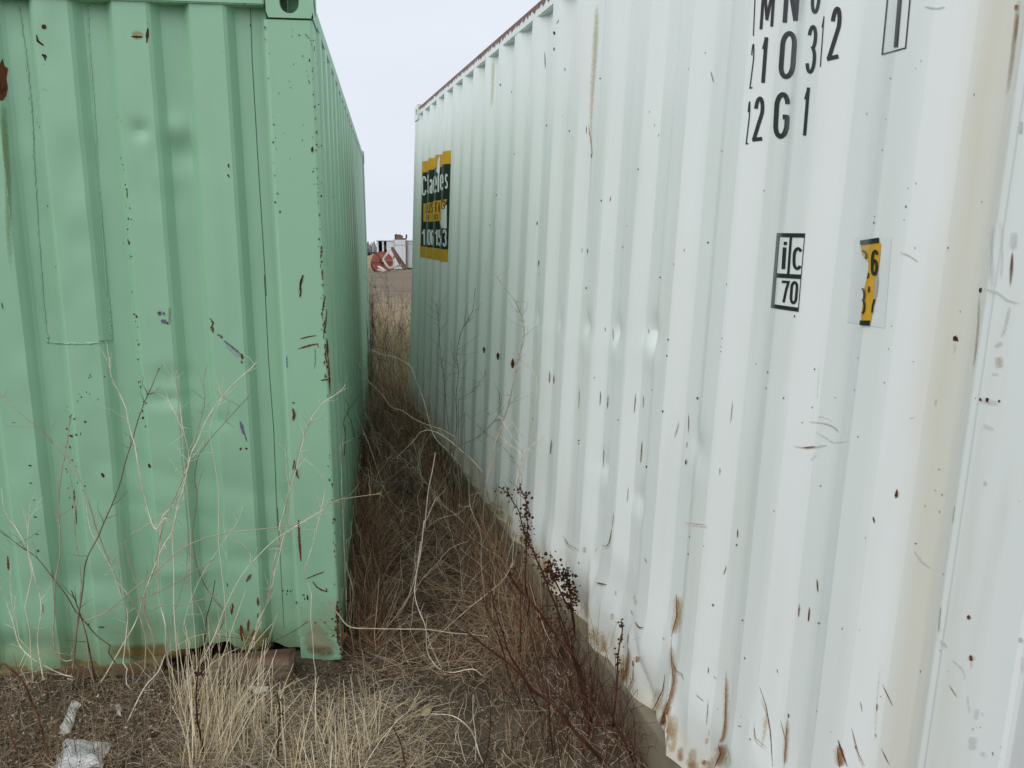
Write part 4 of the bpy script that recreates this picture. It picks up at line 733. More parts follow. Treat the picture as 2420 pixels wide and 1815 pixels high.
# ------------------------------------------------------------------ blades of dry grass
def blades(root, L, az, tilt, bend, width, col, seg=5, drift=0.0, jit=.04):
    n = len(L); P = np.zeros((n, seg+1, 3)); P[:, 0] = root; th = tilt.copy(); a = az.copy()
    for i in range(seg):
        s = L/seg; P[:, i+1] = P[:, i]+np.stack([np.sin(th)*np.cos(a), np.sin(th)*np.sin(a), np.cos(th)], 1)*s[:, None]
        th = th+bend/seg; a = a+drift*RNG.normal(size=n); P[:, i+1] += RNG.normal(size=(n, 3))*(L*jit*.3)[:, None]
    T = np.gradient(P, axis=1); N = np.cross(T, RNG.normal(size=(n, 1, 3))+np.zeros_like(T)); N /= np.linalg.norm(N, axis=2)[..., None]+1e-9
    w = width[:, None]*np.linspace(1, .35, seg+1)[None]*.66
    V = np.stack([P-N*w[..., None], P+N*w[..., None]], 2).reshape(-1, 3)
    b = np.arange(n)[:, None]*(2*(seg+1))+np.arange(seg)[None]*2
    Fq = np.stack([b, b+1, b+3, b+2], -1).reshape(-1, 4)
    C = np.repeat(col, 2*(seg+1), axis=0); sh = np.tile(np.repeat(np.linspace(.75, 1.1, seg+1), 2), n); return V, Fq, C*1.0
def field(name, label, cat, parts, mat='straw'):
    Vs, Fs, Cs, n = [], [], [], 0
    for V, Fq, C in parts: Vs.append(V); Fs.append(Fq+n); Cs.append(C); n += len(V)
    o = mesh(name, np.concatenate(Vs), np.concatenate(Fs), M[mat], None, False, col=np.concatenate(Cs)); return tag(o, label, cat, kind='stuff')
def shades(n, cols, var=.25):
    cols = np.array(cols); c = cols[RNG.integers(0, len(cols), n)]; return c*(1+var*(RNG.random((n, 1))*2-1))
xg = lambda Y: -.6994+math.tan(gyaw)*(Y-3.0971)            # side wall of the green box
xw = lambda Y: -.9031+math.tan(-wyaw)*(6.9499-Y)           # side wall of the white box, at ground level
def pix_roots(n, x0, x1, y0, y1):                           # ground points under a region of the photograph
    px = RNG.uniform(x0, x1, n); py = RNG.uniform(y0, y1, n); d = ray(px, py); z = np.zeros(n)
    for _ in range(4): t = (z-CAM[2])/d[:, 2]; P = CAM+d*t[:, None]; z = zground(P[:, 0], P[:, 1])
    return P
def gap_roots(n, y0, y1, a, b):                             # a, b: share of the way from the green wall to the white wall
    Y = RNG.uniform(y0, y1, n); f = RNG.uniform(a, b, n); X = xg(Y)+(xw(Y)-xg(Y))*f; return np.stack([X, Y, zground(X, Y)], 1)
def clampgap(V, m=.012):
    Y = V[:, 1]; inn = Y > 3.08; V[:, 0] = np.where(inn, np.maximum(V[:, 0], xg(Y)+m), V[:, 0])
    lean = .0424*np.maximum(V[:, 2], 0); lim = np.where(Y < 6.98, xw(Y)+lean-m*1.4, 9); V[:, 0] = np.minimum(V[:, 0], lim)
    fy = 3.0971+(V[:, 0]+.6994)*math.sin(gyaw)/-math.cos(gyaw)*-1      # plane of the green end wall
    fy = 3.0971+(V[:, 0]+.6994)*(-math.sin(gyaw)/math.cos(gyaw))*1.0
    left = (V[:, 0] < -.70) & (Y <= 3.2); V[:, 1] = np.where(left, np.minimum(Y, fy-.012), V[:, 1]); return V
U = RNG.uniform; TANS = [(.52, .42, .27), (.60, .49, .32), (.43, .34, .21), (.34, .255, .155)]; BRN = [(.24, .145, .08), (.32, .205, .12), (.16, .095, .055), (.38, .265, .165)]; GRY = [(.36, .31, .24), (.27, .225, .17), (.46, .40, .31)]
RB_ = [(.28, .135, .075), (.34, .21, .125), (.20, .085, .046)]
def mat_blades(root, l0, l1, t0, t1, b0, b1, w0, w1, cols, seg=5, drift=.25, var=.3):
    n = len(root); V, Fq, C = blades(root, U(l0, l1, n), U(0, 6.283, n), U(t0, t1, n), U(b0, b1, n), U(w0, w1, n), shades(n, cols, var), seg, drift); return clampgap(V), Fq, C
parts = []
parts.append(mat_blades(gap_roots(15000, 3.0, 7.6, .02, .98), .06, .28, 1.0, 1.6, -.5, .5, .0012, .0026, TANS[2:]+BRN+BRN+GRY[:1]+[(.05, .035, .022), (.07, .05, .03), (.55, .46, .32)]))
parts.append(mat_blades(pix_roots(2500, 830, 1560, 1480, 1850), .03, .14, .6, 1.5, -.3, 1.2, .001, .002, GRY+TANS[:2]+BRN))
parts.append(mat_blades(pix_roots(4600, 420, 1000, 1650, 1850), .04, .16, .7, 1.5, -.2, 1.2, .0012, .0022, TANS+GRY))
parts.append(mat_blades(pix_roots(3600, -80, 520, 1600, 1860), .03, .13, .9, 1.6, -.5, .6, .0012, .0024, GRY+BRN+TANS[2:]))
parts.append(mat_blades(gap_roots(2600, 2.9, 7.0, .76, .995), .06, .36, .0, .7, -.3, .8, .0014, .0028, TANS[1:]+BRN+RB_[:3], 6))
parts.append(mat_blades(gap_roots(260, 2.3, 3.5, .66, .97), .06, .24, .0, .55, -.2, .7, .0014, .0026, TANS[2:]+BRN, 6))
field('dry_grass', 'matted dry brown grass covering the ground between and before the containers', 'grass', parts)
# long pale straw in front of the green box
def clumps(n, k, *box): c = pix_roots(k, *box); R = c[RNG.integers(0, k, n)]+RNG.normal(size=(n, 3))*np.array([.028, .028, 0]); R[:, 2] = zground(R[:, 0], R[:, 1]); return R
R1 = clumps(190, 9, 440, 640, 1680, 1860); R2 = clumps(150, 14, 610, 900, 1700, 1880)
def straw(R, l0, l1, azc, cols=TANS[:2]+[(.70, .60, .42), (.76, .67, .49)]):
    n = len(R); V, Fq, C = blades(R, U(l0, l1, n), np.radians(azc)+RNG.normal(size=n)*.9, np.abs(RNG.normal(size=n))*.42+.02, RNG.normal(size=n)*.5, U(.0016, .0032, n), shades(n, cols, .2), 7, .05, .012); return clampgap(V, .03), Fq, C
field('straw_tuft', 'tall pale straw standing in front of the green container', 'grass', [straw(R1, .14, .38, 60), straw(R2, .10, .30, 100), straw(pix_roots(60, 440, 560, 1700, 1850), .3, .5, 60)])
# reddish brush against the green side wall, and the tall brush beyond the far ends
RB = [(.20, .085, .046), (.28, .135, .075), (.34, .21, .125), (.14, .06, .036)]
parts = [mat_blades(gap_roots(2000, 3.15, 5.6, .01, .2), .08, .40, .1, .9, -.3, .8, .0014, .0030, RB+TANS[1:3]+[(.26, .15, .09)], 6), mat_blades(gap_roots(500, 5.2, 7.6, .0, .4), .15, .5, .0, .6, -.3, .8, .0016, .003, RB+BRN, 6)]
field('brown_brush', 'reddish brown dead brush along the foot of the green side wall', 'brush', parts)
def far_roots(n, y0, y1):
    Y = RNG.uniform(y0, y1, n); X = (870+RNG.uniform(-50, 130, n)-1210)/F*Y; return np.stack([X, Y, zground(X, Y)], 1)
parts = []
for n, a, b, l0, l1, cols in ((2600, 7.2, 9.6, .2, .62, TANS[:3]+[(.60, .49, .33)]), (2600, 9.2, 13, .3, .9, TANS[:2]+[(.62, .50, .33), (.66, .56, .40)]), (900, 13, 17, .3, .8, TANS)):
    R = far_roots(n, a, b); V, Fq, C = blades(R, U(l0, l1, n), U(0, 6.28, n), U(0, .3, n), U(-.2, .5, n), U(.002, .0042, n), shades(n, cols, .25), 5, .1); parts.append((clampgap(V), Fq, C))
field('tall_dry_grass', 'tall tan grass at the far end of the gap between the containers', 'grass', parts)
# crumbled leaves and stalks on the soil
def litter(n, R, s0, s1, cols):
    a = U(0, 6.28, n); s = U(s0, s1, n); T = np.stack([np.cos(a), np.sin(a), RNG.normal(size=n)*.35], 1)*s[:, None]; B = np.stack([-np.sin(a), np.cos(a), RNG.normal(size=n)*.5], 1)*(s*U(.25, .6, n))[:, None]; c = R+np.array([0, 0, .006])
    V = np.stack([c-T, c-B*.8+T*.1, c+T+np.array([0, 0, 1])*(s*.3)[:, None], c+B], 1).reshape(-1, 3); return clampgap(V), np.arange(4*n).reshape(n, 4), np.repeat(shades(n, cols, .35), 4, axis=0)
LC = [(.20, .16, .115), (.13, .10, .068), (.23, .19, .14), (.09, .065, .045), (.06, .045, .03), (.11, .085, .06)]
field('leaf_litter', 'crumbled grey and brown leaf litter on the bare soil', 'leaf litter', [litter(8000, pix_roots(8000, -80, 1000, 1570, 1880), .004, .012, LC), litter(5000, pix_roots(5000, 800, 1560, 1380, 1860), .003, .009, LC), litter(7000, gap_roots(7000, 3.0, 7, 0, 1), .004, .012, LC[:2]+LC[3:5])], 'litter')
# low seedlings with flaky pale leaves at the lower left
n = 420; R = pix_roots(n, -60, 470, 1640, 1860); V, Fq, C = blades(R, U(.05, .19, n), U(0, 6.28, n), U(0, .35, n), U(-.3, .5, n), U(.0014, .0026, n), shades(n, [(.22, .15, .09), (.30, .23, .15)], .3), 5, .1)
tips = V.reshape(n, 6, 2, 3).mean(2); Q = tips[np.arange(n).repeat(5), RNG.integers(2, 6, n*5)]+RNG.normal(size=(n*5, 3))*.009
field('flaky_seedlings', 'low dead seedlings with flaky pale leaves at the lower left corner', 'dead plants', [(clampgap(V), Fq, C), litter(n*5, Q, .0025, .0065, [(.28, .23, .17), (.20, .155, .11), (.14, .10, .07), (.38, .33, .26)])], 'litter')
# far wood on the skyline
n = 5000; X = RNG.uniform(-160, 40, n); Y = RNG.uniform(300, 380, n); R = np.stack([X, Y, zground(X, Y)-1.5], 1)
V, Fq, C = blades(R, U(3.2, 7.0, n)*(.7+.4*vnoise(X*.05, Y*.05, 3)), U(0, 6.28, n), U(0, .25, n), U(-.3, .5, n), U(.3, 1.1, n), shades(n, [(.20, .19, .19), (.26, .25, .25), (.16, .15, .155)], .2), 4, .5)
field('distant_wood', 'grey leafless wood on the skyline beyond the yard', 'wood', [(V, Fq, C)], 'litter')

# ------------------------------------------------------------------ dead weeds, one by one
PALE, DRY, DARK, RED = (.74, .67, .53), (.42, .34, .24), (.09, .062, .042), (.066, .023, .014)
class Plant:
    def __init__(s): s.V, s.F, s.C, s.n, s.lines = [], [], [], 0, []
    def tube(s, P, r0, r1, col, k=5):
        P = np.asarray(P, float); mb = MB().tube(P, np.linspace(r0, r1, len(P)), k, False); V = np.concatenate(mb.V); s.V.append(V); s.F += [[i+s.n for i in f] for f in mb.F]
        c = np.array(col)*(1+.18*(RNG.random((len(P), 1))*2-1)); s.C.append(np.repeat(c, k, axis=0)); s.n += len(V)
    def stem(s, pts, Y, r, col, ground=True, dY=0.0):        # photo polyline, tip first, standing at distance Y (Y+dY at the tip)
        pts = np.array(pts, float); q = np.linspace(1, 0, len(pts)); P = at(pts[:, 0], pts[:, 1], Y+dY*q+RNG.normal(size=len(pts))*.012); P = smooth_line(P, 5)
        P = clampgap(P, .010)
        if ground:
            b = P[-1]; g = float(zground(b[0], b[1]))-.02
            if b[2] > g+.02:                          # the foot runs back and down to the soil
                dr_ = (b-CAM)/np.linalg.norm(b-CAM); t_ = 0.0
                while t_ < 2.5 and (b+dr_*t_)[2] > float(zground(*(b+dr_*t_)[:2]))-.01: t_ += .02
                e0 = b+dr_*t_; e_ = clampgap(np.array([e0]), .02)[0]; 
                if np.linalg.norm(e_-e0) > .04:        # a wall is in the way: lean back along it instead
                    q_ = np.array([b[0]+RNG.normal()*.03, b[1]+(b[2]-g)*RNG.uniform(.35, .7)*(1 if b[1] > 3.1 or b[0] > -.6 else 0), 0]); q_ = clampgap(q_[None], .03)[0]; q_[2] = float(zground(q_[0], q_[1]))-.01; e_ = q_
                T_ = np.linspace(0, 1, 6)[1:, None]; F_ = b+(e_-b)*T_+RNG.normal(size=(5, 3))*np.array([.010, .010, .004])*np.array([1, 1, 1, 1, 0])[:, None]; P = np.concatenate([P, clampgap(F_, .012)])
        s.tube(P, r*.45, r, col); s.lines.append((P, r, col)); return P
    def twigs(s, n, l0, l1, col=None, both=True, fine=.45):
        for P, r, c in list(s.lines):
            L = np.linalg.norm(np.diff(P, axis=0), axis=1).sum()
            for _ in range(max(1, int(n*L))):
                i = int(RNG.integers(0, max(1, int(len(P)*.8)))); T = P[max(i-1, 0)]-P[min(i+1, len(P)-1)]; T /= np.linalg.norm(T)+1e-9
                d = T*.75+RNG.normal(size=3)*.55; d /= np.linalg.norm(d); l = RNG.uniform(l0, l1); Q = [P[i]+d*l*t_+RNG.normal(size=3)*l*.05*t_+np.array([0, 0, .15])*l*t_*t_ for t_ in np.linspace(0, 1, 5)]
                s.tube(clampgap(np.array(Q), .02), max(.0006, r*fine), .0004, col or c, 3)
    def heads(s, n, spread, size, col, where=.5):             # clusters of small seed husks near the tips
        for P, r, c in s.lines:
            for _ in range(n):
                i = int(RNG.integers(0, max(1, int(len(P)*where)))); o = P[i]+RNG.normal(size=3)*spread; a = RNG.normal(size=(6, 3)); a /= np.linalg.norm(a, axis=1)[:, None]; h = np.array([[1,0,0],[-1,0,0],[0,1,0],[0,-1,0],[0,0,1],[0,0,-1]])*size*RNG.uniform(.6, 1.3)+a*size*.25
                s.V.append(clampgap(o+h, .012)); s.F += [[j+s.n for j in f] for f in ((0,2,4),(2,1,4),(1,3,4),(3,0,4),(2,0,5),(1,2,5),(3,1,5),(0,3,5))]; s.C.append(np.repeat([np.array(col)*RNG.uniform(.6, 1.3)], 6, axis=0)); s.n += 6
    def flush(s, name, parent): 
        o = mesh(name, np.concatenate(s.V), s.F, M['stem'], parent, True, col=np.concatenate(s.C)); s.V, s.F, s.C, s.n = [], [], [], 0; return o
def weed(label, stems, Y, group, tw=9, tl=(.03, .10), kind='dead_weed', cat='weed', heads=None, ground=True):
    if ground:                                       # stand it where its foot meets the ground
        b = np.array(stems[0][0][-1], float); d = ray(b[0], b[1]); zz = 0.0
        for _ in range(5): P = CAM+d*((zz-CAM[2])/d[2]); zz = float(zground(P[0], P[1]))
        wallY = 3.0971+(min(P[0], -.7)+.6994)*.1476-.07
        Y = float(min(P[1], wallY)) if group == GW and b[0] < 800 else float(min(P[1], Y+1.2))
    if group != GW:                                  # and in front of whichever wall is behind it
        for st_ in stems:
            q = np.array(st_[0], float); d = ray(q[:, 0], q[:, 1])
            for R, Oo in ((WM, WO), (GM, GO)):
                t_ = (-.012-((CAM-Oo) @ R)[1])/(d @ R)[:, 1]; Pw = CAM+d*t_[:, None]; L = (Pw-Oo) @ R; ok = (t_ > 0) & (L[:, 0] > .0) & (L[:, 0] < CL) & (L[:, 2] < CH)
                if ok.any(): Y = min(Y, float(Pw[ok, 1].min())-.03)
    first = at(*np.array(stems[0][0][-1], float), Y); root = thing(name=kind, label=label, cat=cat, group=group, M=Matrix.Translation((first[0], first[1], float(zground(first[0], first[1])))))
    inv = np.array(root.matrix_world.translation); p = Plant()
    for st_ in stems:
        pts, r, col = st_[:3]; dY = st_[3] if len(st_) > 3 else 0
        before = p.n; p.stem(pts, Y, r, col, ground, dY)
        p.V = [v if i < len(p.V)-1 else v-inv for i, v in enumerate(p.V)]; p.flush('stem', root)
    if tw: p.twigs(tw*1.2, *tl); p.twigs(tw*.7, .012, .04); p.V = [v-inv for v in p.V]; p.flush('twigs', root)['kind'] = 'stuff'
    if heads: p.heads(*heads); p.V = [v-inv for v in p.V]; p.flush('seed_head', root)['kind'] = 'stuff'
    return root
GW = 'dead weeds in front of the green container'
def j(*segs): return [p for s_ in segs for p in s_]
weed('forked dead weed whose hooked pale tip stands highest before the green wall', [(j(d2((635,478),(645,580),(690,680),(730,770),(745,850),(765,930),(785,1000),(810,1150),(850,1330),(900,1475)), d3((960,60),(1000,150))), .0024, PALE), (j(d2((925,540),(880,650),(830,760),(790,880),(770,960),(730,1080),(700,1200),(660,1310),(590,1470)), d3((570,170),(500,310),(480,480),(455,640),(440,760),(430,900))), .0034, (.2, .15, .1))], 2.62, GW)
weed('branching pale weed with upright fork in front of the second green rib', [(j(d2((1025,550),(1022,640),(1045,760),(1060,880),(1085,980),(1095,1060),(1070,1180),(1010,1330)), d3((940,60),(930,200),(920,400),(930,560),(960,680),(965,860))), .0026, PALE), (j(d2((1205,520),(1180,620),(1190,720),(1160,860),(1120,1010),(1090,1100),(1060,1190),(1000,1330),(940,1475)), d3((900,340),(850,470),(840,560),(850,640),(890,760),(895,900))), .0028, DRY), (d2((980,730),(1010,790),(1050,860)), .0014, PALE)], 2.66, GW)
weed('wide dead weed reaching up right across the green wall', [(j(d2((1490,490),(1470,530),(1370,620),(1280,720),(1200,840),(1150,960),(1110,1040),(1085,1150),(1060,1260)), d3((1030,0),(1000,140),(940,240),(850,470),(790,660),(700,820),(590,1010))), .0030, PALE), (j(d2((1440,710),(1330,830),(1240,930),(1180,1010),(1150,1060),(1130,1180),(1145,1290),(1120,1475)), d3((1120,170),(1140,330),(1190,450),(1250,540),(1300,600),(1290,680),(1180,850))), .0026, (.24, .18, .12)), (d2((1270,660),(1285,720),(1250,790),(1215,910)), .0014, PALE)], 2.58, GW)
weed('long pale stalk slanting down right past the green corner post', [(j(d2((935,985),(1040,1020),(1145,1070),(1260,1150),(1380,1230),(1470,1310),(1530,1370),(1600,1460)), d3((1560,60),(1640,160),(1720,290),(1780,390),(1850,470),(1900,540),(1960,620),(2030,690)), cr_(750, 1150, 2.458)((330,825),(480,828),(640,830),(780,850),(910,860))), .0034, PALE), (cr_(750, 1150, 2.458)((95,230),(130,340),(170,470),(205,600),(200,700),(190,810)), .0026, PALE)], 2.86, GW, 5)
weed('bundle of pale upright stalks beside the green corner post', [(j(d2((2000,650),(1960,690),(1880,740),(1810,830),(1780,900),(1750,1000),(1720,1130),(1680,1250),(1650,1370),(1620,1475)), d3((1640,150),(1600,280),(1590,420),(1560,540),(1500,660),(1470,780),(1430,880))), .0024, PALE), (j(d2((1655,980),(1665,1150),(1690,1300),(1680,1475)), d3((1650,160),(1610,330),(1560,520),(1480,760))), .0018, PALE), (j(d2((1800,1090),(1870,1170),(1885,1260),(1870,1340),(1840,1475)), d3((1820,200),(1780,330),(1770,380))), .0018, PALE), (j(d2((1870,830),(1790,880),(1740,1010),(1700,1150),(1670,1300),(1640,1475)), d3((1620,200),(1580,400),(1540,580),(1450,800))), .002, DRY)], 2.66, GW, 14, (.02, .07))
weed('thin pale stalk lying level across the green corner post', [(j(d2((2212,1270),(2060,1290),(1950,1310),(1850,1360),(1700,1450)), d3((1300,150),(1090,220),(900,370),(620,600),(480,660))), .0024, DRY)], 2.72, GW, 6)
weed('bent dark weed leaning in from the left edge before the green wall', [(j(d2((0,690),(60,750),(150,830),(230,890),(310,980),(410,1090),(470,1200),(510,1300),(560,1475)), d3((560,120),(620,280),(680,420),(740,500),(800,600),(830,690))), .0026, DRY), (j(d3((-10,120),(100,210),(190,270),(240,320),(310,410),(380,500),(440,600),(500,670),(560,740),(640,800))), .0028, (.16, .11, .07))], 2.55, GW, 7)
weed('pale weed with a rounded hook at its foot, left of the weld patch', [(j(d2((415,810),(400,880),(385,1000),(360,1130),(345,1260),(340,1400)), d3((350,150),(345,300),(320,430),(315,600),(310,750),(330,850),(380,890),(430,880))), .0032, (.42, .35, .25)), (j(d2((395,900),(400,1100),(430,1300)), d3((430,60),(445,200),(470,400),(460,640),(440,800))), .0018, DRY)], 2.68, GW, 9)
weed('small pale curved weed at the left edge of the picture', [(j(d2((10,1240),(20,1340),(50,1420),(80,1475)), d3((80,100),(140,200),(170,280),(200,400),(230,500),(240,600),(225,700),(220,800),(250,990))), .0024, PALE), (d3((175,-30),(165,100),(160,230)), .0018, PALE)], 2.6, GW, 9)
weed('low pale stem curving along the foot of the green wall at left', [(d3((0,450),(40,560),(80,680),(110,790),(180,870),(280,930),(370,970),(420,980)), .0028, PALE), (d3((60,320),(60,450),(70,560)), .0014, PALE)], 2.62, GW, 8)
weed('slim weed with a curl at its top before the third green rib', [(d3((500,-10),(520,110),(560,200),(620,300),(660,380),(700,500),(740,610),(735,720),(715,900)), .0024, PALE), (d3((685,0),(680,150),(690,330),(700,480),(740,640),(750,800)), .0018, (.44, .37, .27)), (d3((720,100),(740,250),(770,380),(830,560),(880,700)), .0020, DRY)], 2.6, GW, 10)
weed('arched thin stalks bowing over in the middle of the green wall', [(d3((650,330),(730,200),(850,90),(960,50),(1050,90),(1090,220),(1085,330),(1100,450),(1140,540),(1190,680),(1200,880)), .0018, (.44, .37, .27)), (d3((1460,290),(1420,220),(1350,185),(1280,195),(1190,250),(1090,370),(1040,520),(1000,640),(960,860)), .0016, (.44, .37, .27))], 2.7, GW, 8)
weed('short black twig standing up before the fourth green rib', [(d3((1250,420),(1230,530),(1200,640),(1190,760),(1180,860)), .0030, (.05, .033, .024))], 2.6, GW, 5, (.01, .04))
weed('long pale stick leaning right over the foot of the green wall', [(d3((1880,10),(1620,170),(1500,280),(1400,400),(1300,600),(1240,760),(1150,920),(1010,1100)), .0028, PALE), (d3((1410,-10),(1380,80),(1310,180),(1180,380),(1100,560),(1060,700)), .0014, PALE)], 2.48, GW, 8)
weed('straight pale stick rising from the litter by the orange scrap', [(d3((960,850),(920,950),(850,1030),(800,1120),(730,1270)), .0034, PALE), (d3((1200,730),(1100,760),(960,850)), .002, DRY)], 2.36, GW, 4)
weed('thick reddish stalk at the lower left corner, snapped over at the top', [(d3((-20,960),(15,905),(60,930),(110,980),(150,1040),(190,1150),(230,1250),(260,1360),(290,1500)), .0052, (.13, .06, .035))], 2.22, 'snapped stalks at the lower left', 5)
weed('shorter reddish stalk at the left edge of the bottom corner', [(d3((-20,1090),(20,1150),(70,1330),(130,1500)), .0042, (.14, .065, .04))], 2.15, 'snapped stalks at the lower left', 4)
weed('dark brown twig before the green wall, above the litter slope', [(d3((415,480),(460,600),(490,700),(520,830),(545,960),(560,1010)), .0040, (.09, .05, .035))], 2.55, GW, 6)
for pts, lab in [(((850,560),(960,570),(1100,555),(1260,500)), 'faint level twig low on the green wall'), ((((560,640),(700,560),(900,500),(1080,400),(1240,300))), 'faint twig rising right over the middle green ribs'), (((1290,750),(1420,760),(1560,780),(1700,720),(1790,660)), 'dark bent twig above the rusty timber end')]: weed(lab, [(d3(*pts), .0018, (.30, .24, .17) if 'dark' not in lab else DARK)], 2.72, GW, 7, ground=False)

c5 = cr_(700, 650, 2.766); c6 = cr_(750, 1150, 2.458); GG = 'dead weeds in the gap between the containers'
weed('tallest dead weed leaning on the white wall inside the gap', [(c5((1300,0),(1370,90),(1430,170),(1470,260),(1490,340),(1480,440),(1450,560),(1420,700),(1390,840),(1350,960),(1300,1100),(1270,1250),(1240,1370)), .0032, DRY), (c5((1430,590),(1430,600),(1490,580),(1550,630),(1575,720),(1575,800))[1:], .0014, PALE), (c5((1480,1050),(1400,960),(1350,960)), .0014, PALE)], 4.1, GG, 10)
weed('pale vine arching out of the gap over the far brush', [(c5((500,490),(560,520),(640,535),(710,570),(755,610),(780,680),(820,780),(850,880),(880,1000),(920,1080),(1000,1160),(1080,1250)), .0036, PALE)], 4.9, GG, 3)
weed('bright arched stalk lying in the middle of the gap', [(c5((660,1190),(770,1080),(810,1030),(860,1015),(920,1030),(1000,1080),(1080,1150),(1150,1210),(1220,1290)), .0030, PALE)], 4.6, GG, 3)
weed('long drooping twig from the green wall to the white wall', [(c5((310,420),(430,620),(480,700),(560,780),(620,860),(700,890),(770,940),(860,980),(950,1010),(1040,1060)), .0026, DRY)], 4.8, GG, 6)
weed('bright straight stalk standing in the middle of the gap', [(j(c5((910,1160),(890,1280),(865,1400),(850,1540),(840,1659)), c6((620,200),(600,380),(570,520),(520,660),(450,780))), .0040, PALE), (c6((690,60),(660,130),(635,190)), .0022, PALE)], 3.75, GG, 2)
weed('pale stalk curving down left of the middle of the gap', [(c5((380,870),(430,1000),(480,1120),(540,1300),(590,1430)), .0028, PALE)], 4.3, GG, 4)
weed('hooked pale stalk above the black plastic', [(c5((790,1250),(780,1190),(740,1150),(705,1160),(720,1230),(760,1310),(790,1400)), .0024, PALE)], 4.2, GG, 2)
weed('pale forked weed near the white wall with a zigzag branch', [(c5((1340,940),(1400,1040),(1480,1160),(1460,1260),(1430,1400)), .0022, PALE), (c5((1620,1060),(1560,1100),(1480,1160)), .0014, PALE), (c5((1330,1050),(1400,1110),(1480,1190),(1450,1290)), .0016, PALE)], 3.9, GG, 8)
weed('slender dark weed against the far white ribs', [(c5((1170,90),(1150,240),(1080,370),(1050,520),(1060,640),(1045,800),(1050,960),(1040,1100)), .0022, (.13, .10, .08)), (c5((915,190),(930,300),(940,470),(960,640),(975,800),(990,950)), .0018, (.13, .10, .08)), (c5((1240,650),(1150,760),(1060,820)), .0014, (.2, .16, .12))], 4.9, GG, 14, (.04, .14))
weed('pale bent twig before the far white ribs', [(c5((915,340),(850,420),(825,500),(820,600),(850,700),(880,830),(900,960)), .0022, PALE), (c5((870,410),(875,560),(870,680),(880,800)), .0016, PALE)], 5.3, GG, 8)
weed('dark hooped twig against the white wall', [(c5((1330,780),(1330,880),(1290,960),(1200,1050),(1120,1090),(1000,1150)), .0020, (.12, .1, .08)), (c5((1440,1230),(1330,1100),(1200,1000),(1100,900)), .0014, (.2, .17, .13))], 4.4, GG, 9)
weed('black thorny twig hanging on the green side wall', [(c5((320,810),(345,860),(330,910),(310,960),(320,1040),(315,1180)), .0020, (.03, .02, .016)), (c5((400,810),(360,860),(335,900),(360,960),(380,1060)), .0018, (.03, .02, .016))], 3.6, GG, 16, (.01, .03), ground=False)
weed('long pale vine crossing the foot of the gap', [(c6((990,870),(910,860),(780,850),(640,830),(480,828),(330,825),(190,815),(120,740),(60,660)), .0030, (.44, .37, .27))], 3.05, GG, 5, ground=False)
weed('pale stalk hanging from the bright one to the crossing vine', [(c6((600,320),(575,520),(565,620),(590,720),(630,820),(640,960),(700,1050),(780,1080),(900,1060),(960,1100)), .0028, PALE)], 3.0, GG, 5)
weed('thin pale stalk slanting up right in the lower gap', [(c6((1140,440),(1080,540),(990,620),(900,690),(830,750),(740,830),(660,900)), .0024, PALE), (c6((700,740),(600,770),(500,800),(400,860),(300,905),(200,915)), .0020, (.44, .37, .27))], 3.1, GG, 5)
weed('curved pale stalk at the bottom centre of the picture', [(c6((660,1320),(780,1330),(860,1380),(910,1450),(940,1550),(980,1640)), .0024, PALE), (c6((905,1210),(905,1330),(920,1450),(920,1600)), .0022, PALE)], 2.35, GG, 3)
weed('second straight stalk left of the bright one in the gap', [(c5((720,1180),(715,1300),(700,1420),(660,1540),(620,1659)), .0022, (.4, .33, .23)), (c5((1050,1000),(1000,1150),(960,1300)), .0018, DRY)], 3.9, GG, 6)
# dock plants, dark red with clotted seed heads
GD = 'red dock stalks beside the white container'; S2 = (.075, .022, .014)
def dock(label, pts, Y, r, heads=None, tw=6, tl=(.03, .09), extra=()):
    r *= 1.25; heads = heads and (int(heads[0]*1.6), heads[1]*1.15, heads[2]*1.25)+heads[3:]
    return weed(label, [(pts, r, RED)]+[(e, r*.7, RED) for e in extra], Y, GD, tw, tl, 'dock_plant', 'dock plant', heads)
c13 = cr_(1080, 1150, 4.74)
dock('red dock stalk with the upper husk clusters against the white wall', c13((470,0),(560,70),(640,190),(690,270),(740,460),(790,620),(860,720),(900,840),(960,960),(1040,1180),(1100,1320),(1170,1500),(1230,1659)), 3.05, .0034, (46, .010, .0042, S2, .75), 8, extra=[c13((700,0),(770,160),(780,300),(790,450),(780,620),(775,800),(760,980))])
dock('red dock stalk with a heavy dark seed head', c13((1215,940),(1240,1060),(1270,1200),(1280,1330),(1300,1480),(1320,1659)), 2.95, .0040, (90, .013, .0046, (.045, .014, .010), .55), 7, (.03, .07))
dock('red dock stalk with a dense brown head left of the heavy one', c13((1040,830),(1060,900),(1050,980),(1090,1040),(1150,1160),(1220,1300),(1290,1400),(1320,1560)), 2.93, .0034, (80, .013, .0044, S2, .45), 7)
dock('thin dark dock stalk standing alone before the rusted white foot', c6((1765,780),(1772,830),(1755,920),(1745,1010),(1745,1100),(1730,1250),(1715,1390)), 2.36, .0032, (26, .0045, .0036, S2, .65), 4, (.01, .03))
dock('long thick red stalk leaning from the bottom right up to the left', c6((870,845),(980,930),(1080,1000),(1180,1090),(1250,1180),(1340,1240),(1410,1300),(1480,1400),(1560,1490),(1640,1580),(1720,1680)), 2.4, .0052, None, 3)
dock('red stalk leaning left above the long thick one', c6((1110,500),(1160,580),(1260,690),(1340,800),(1400,880),(1470,960),(1530,1080),(1560,1250),(1600,1400)), 2.7, .0050, (20, .008, .0036, S2, .4), 6)
dock('dark red stalk in the middle of the dock clump', c6((1000,560),(1030,700),(1080,860),(1110,960),(1170,1060),(1240,1190),(1300,1330)), 2.72, .0034, (14, .008, .0034, S2, .5), 8)
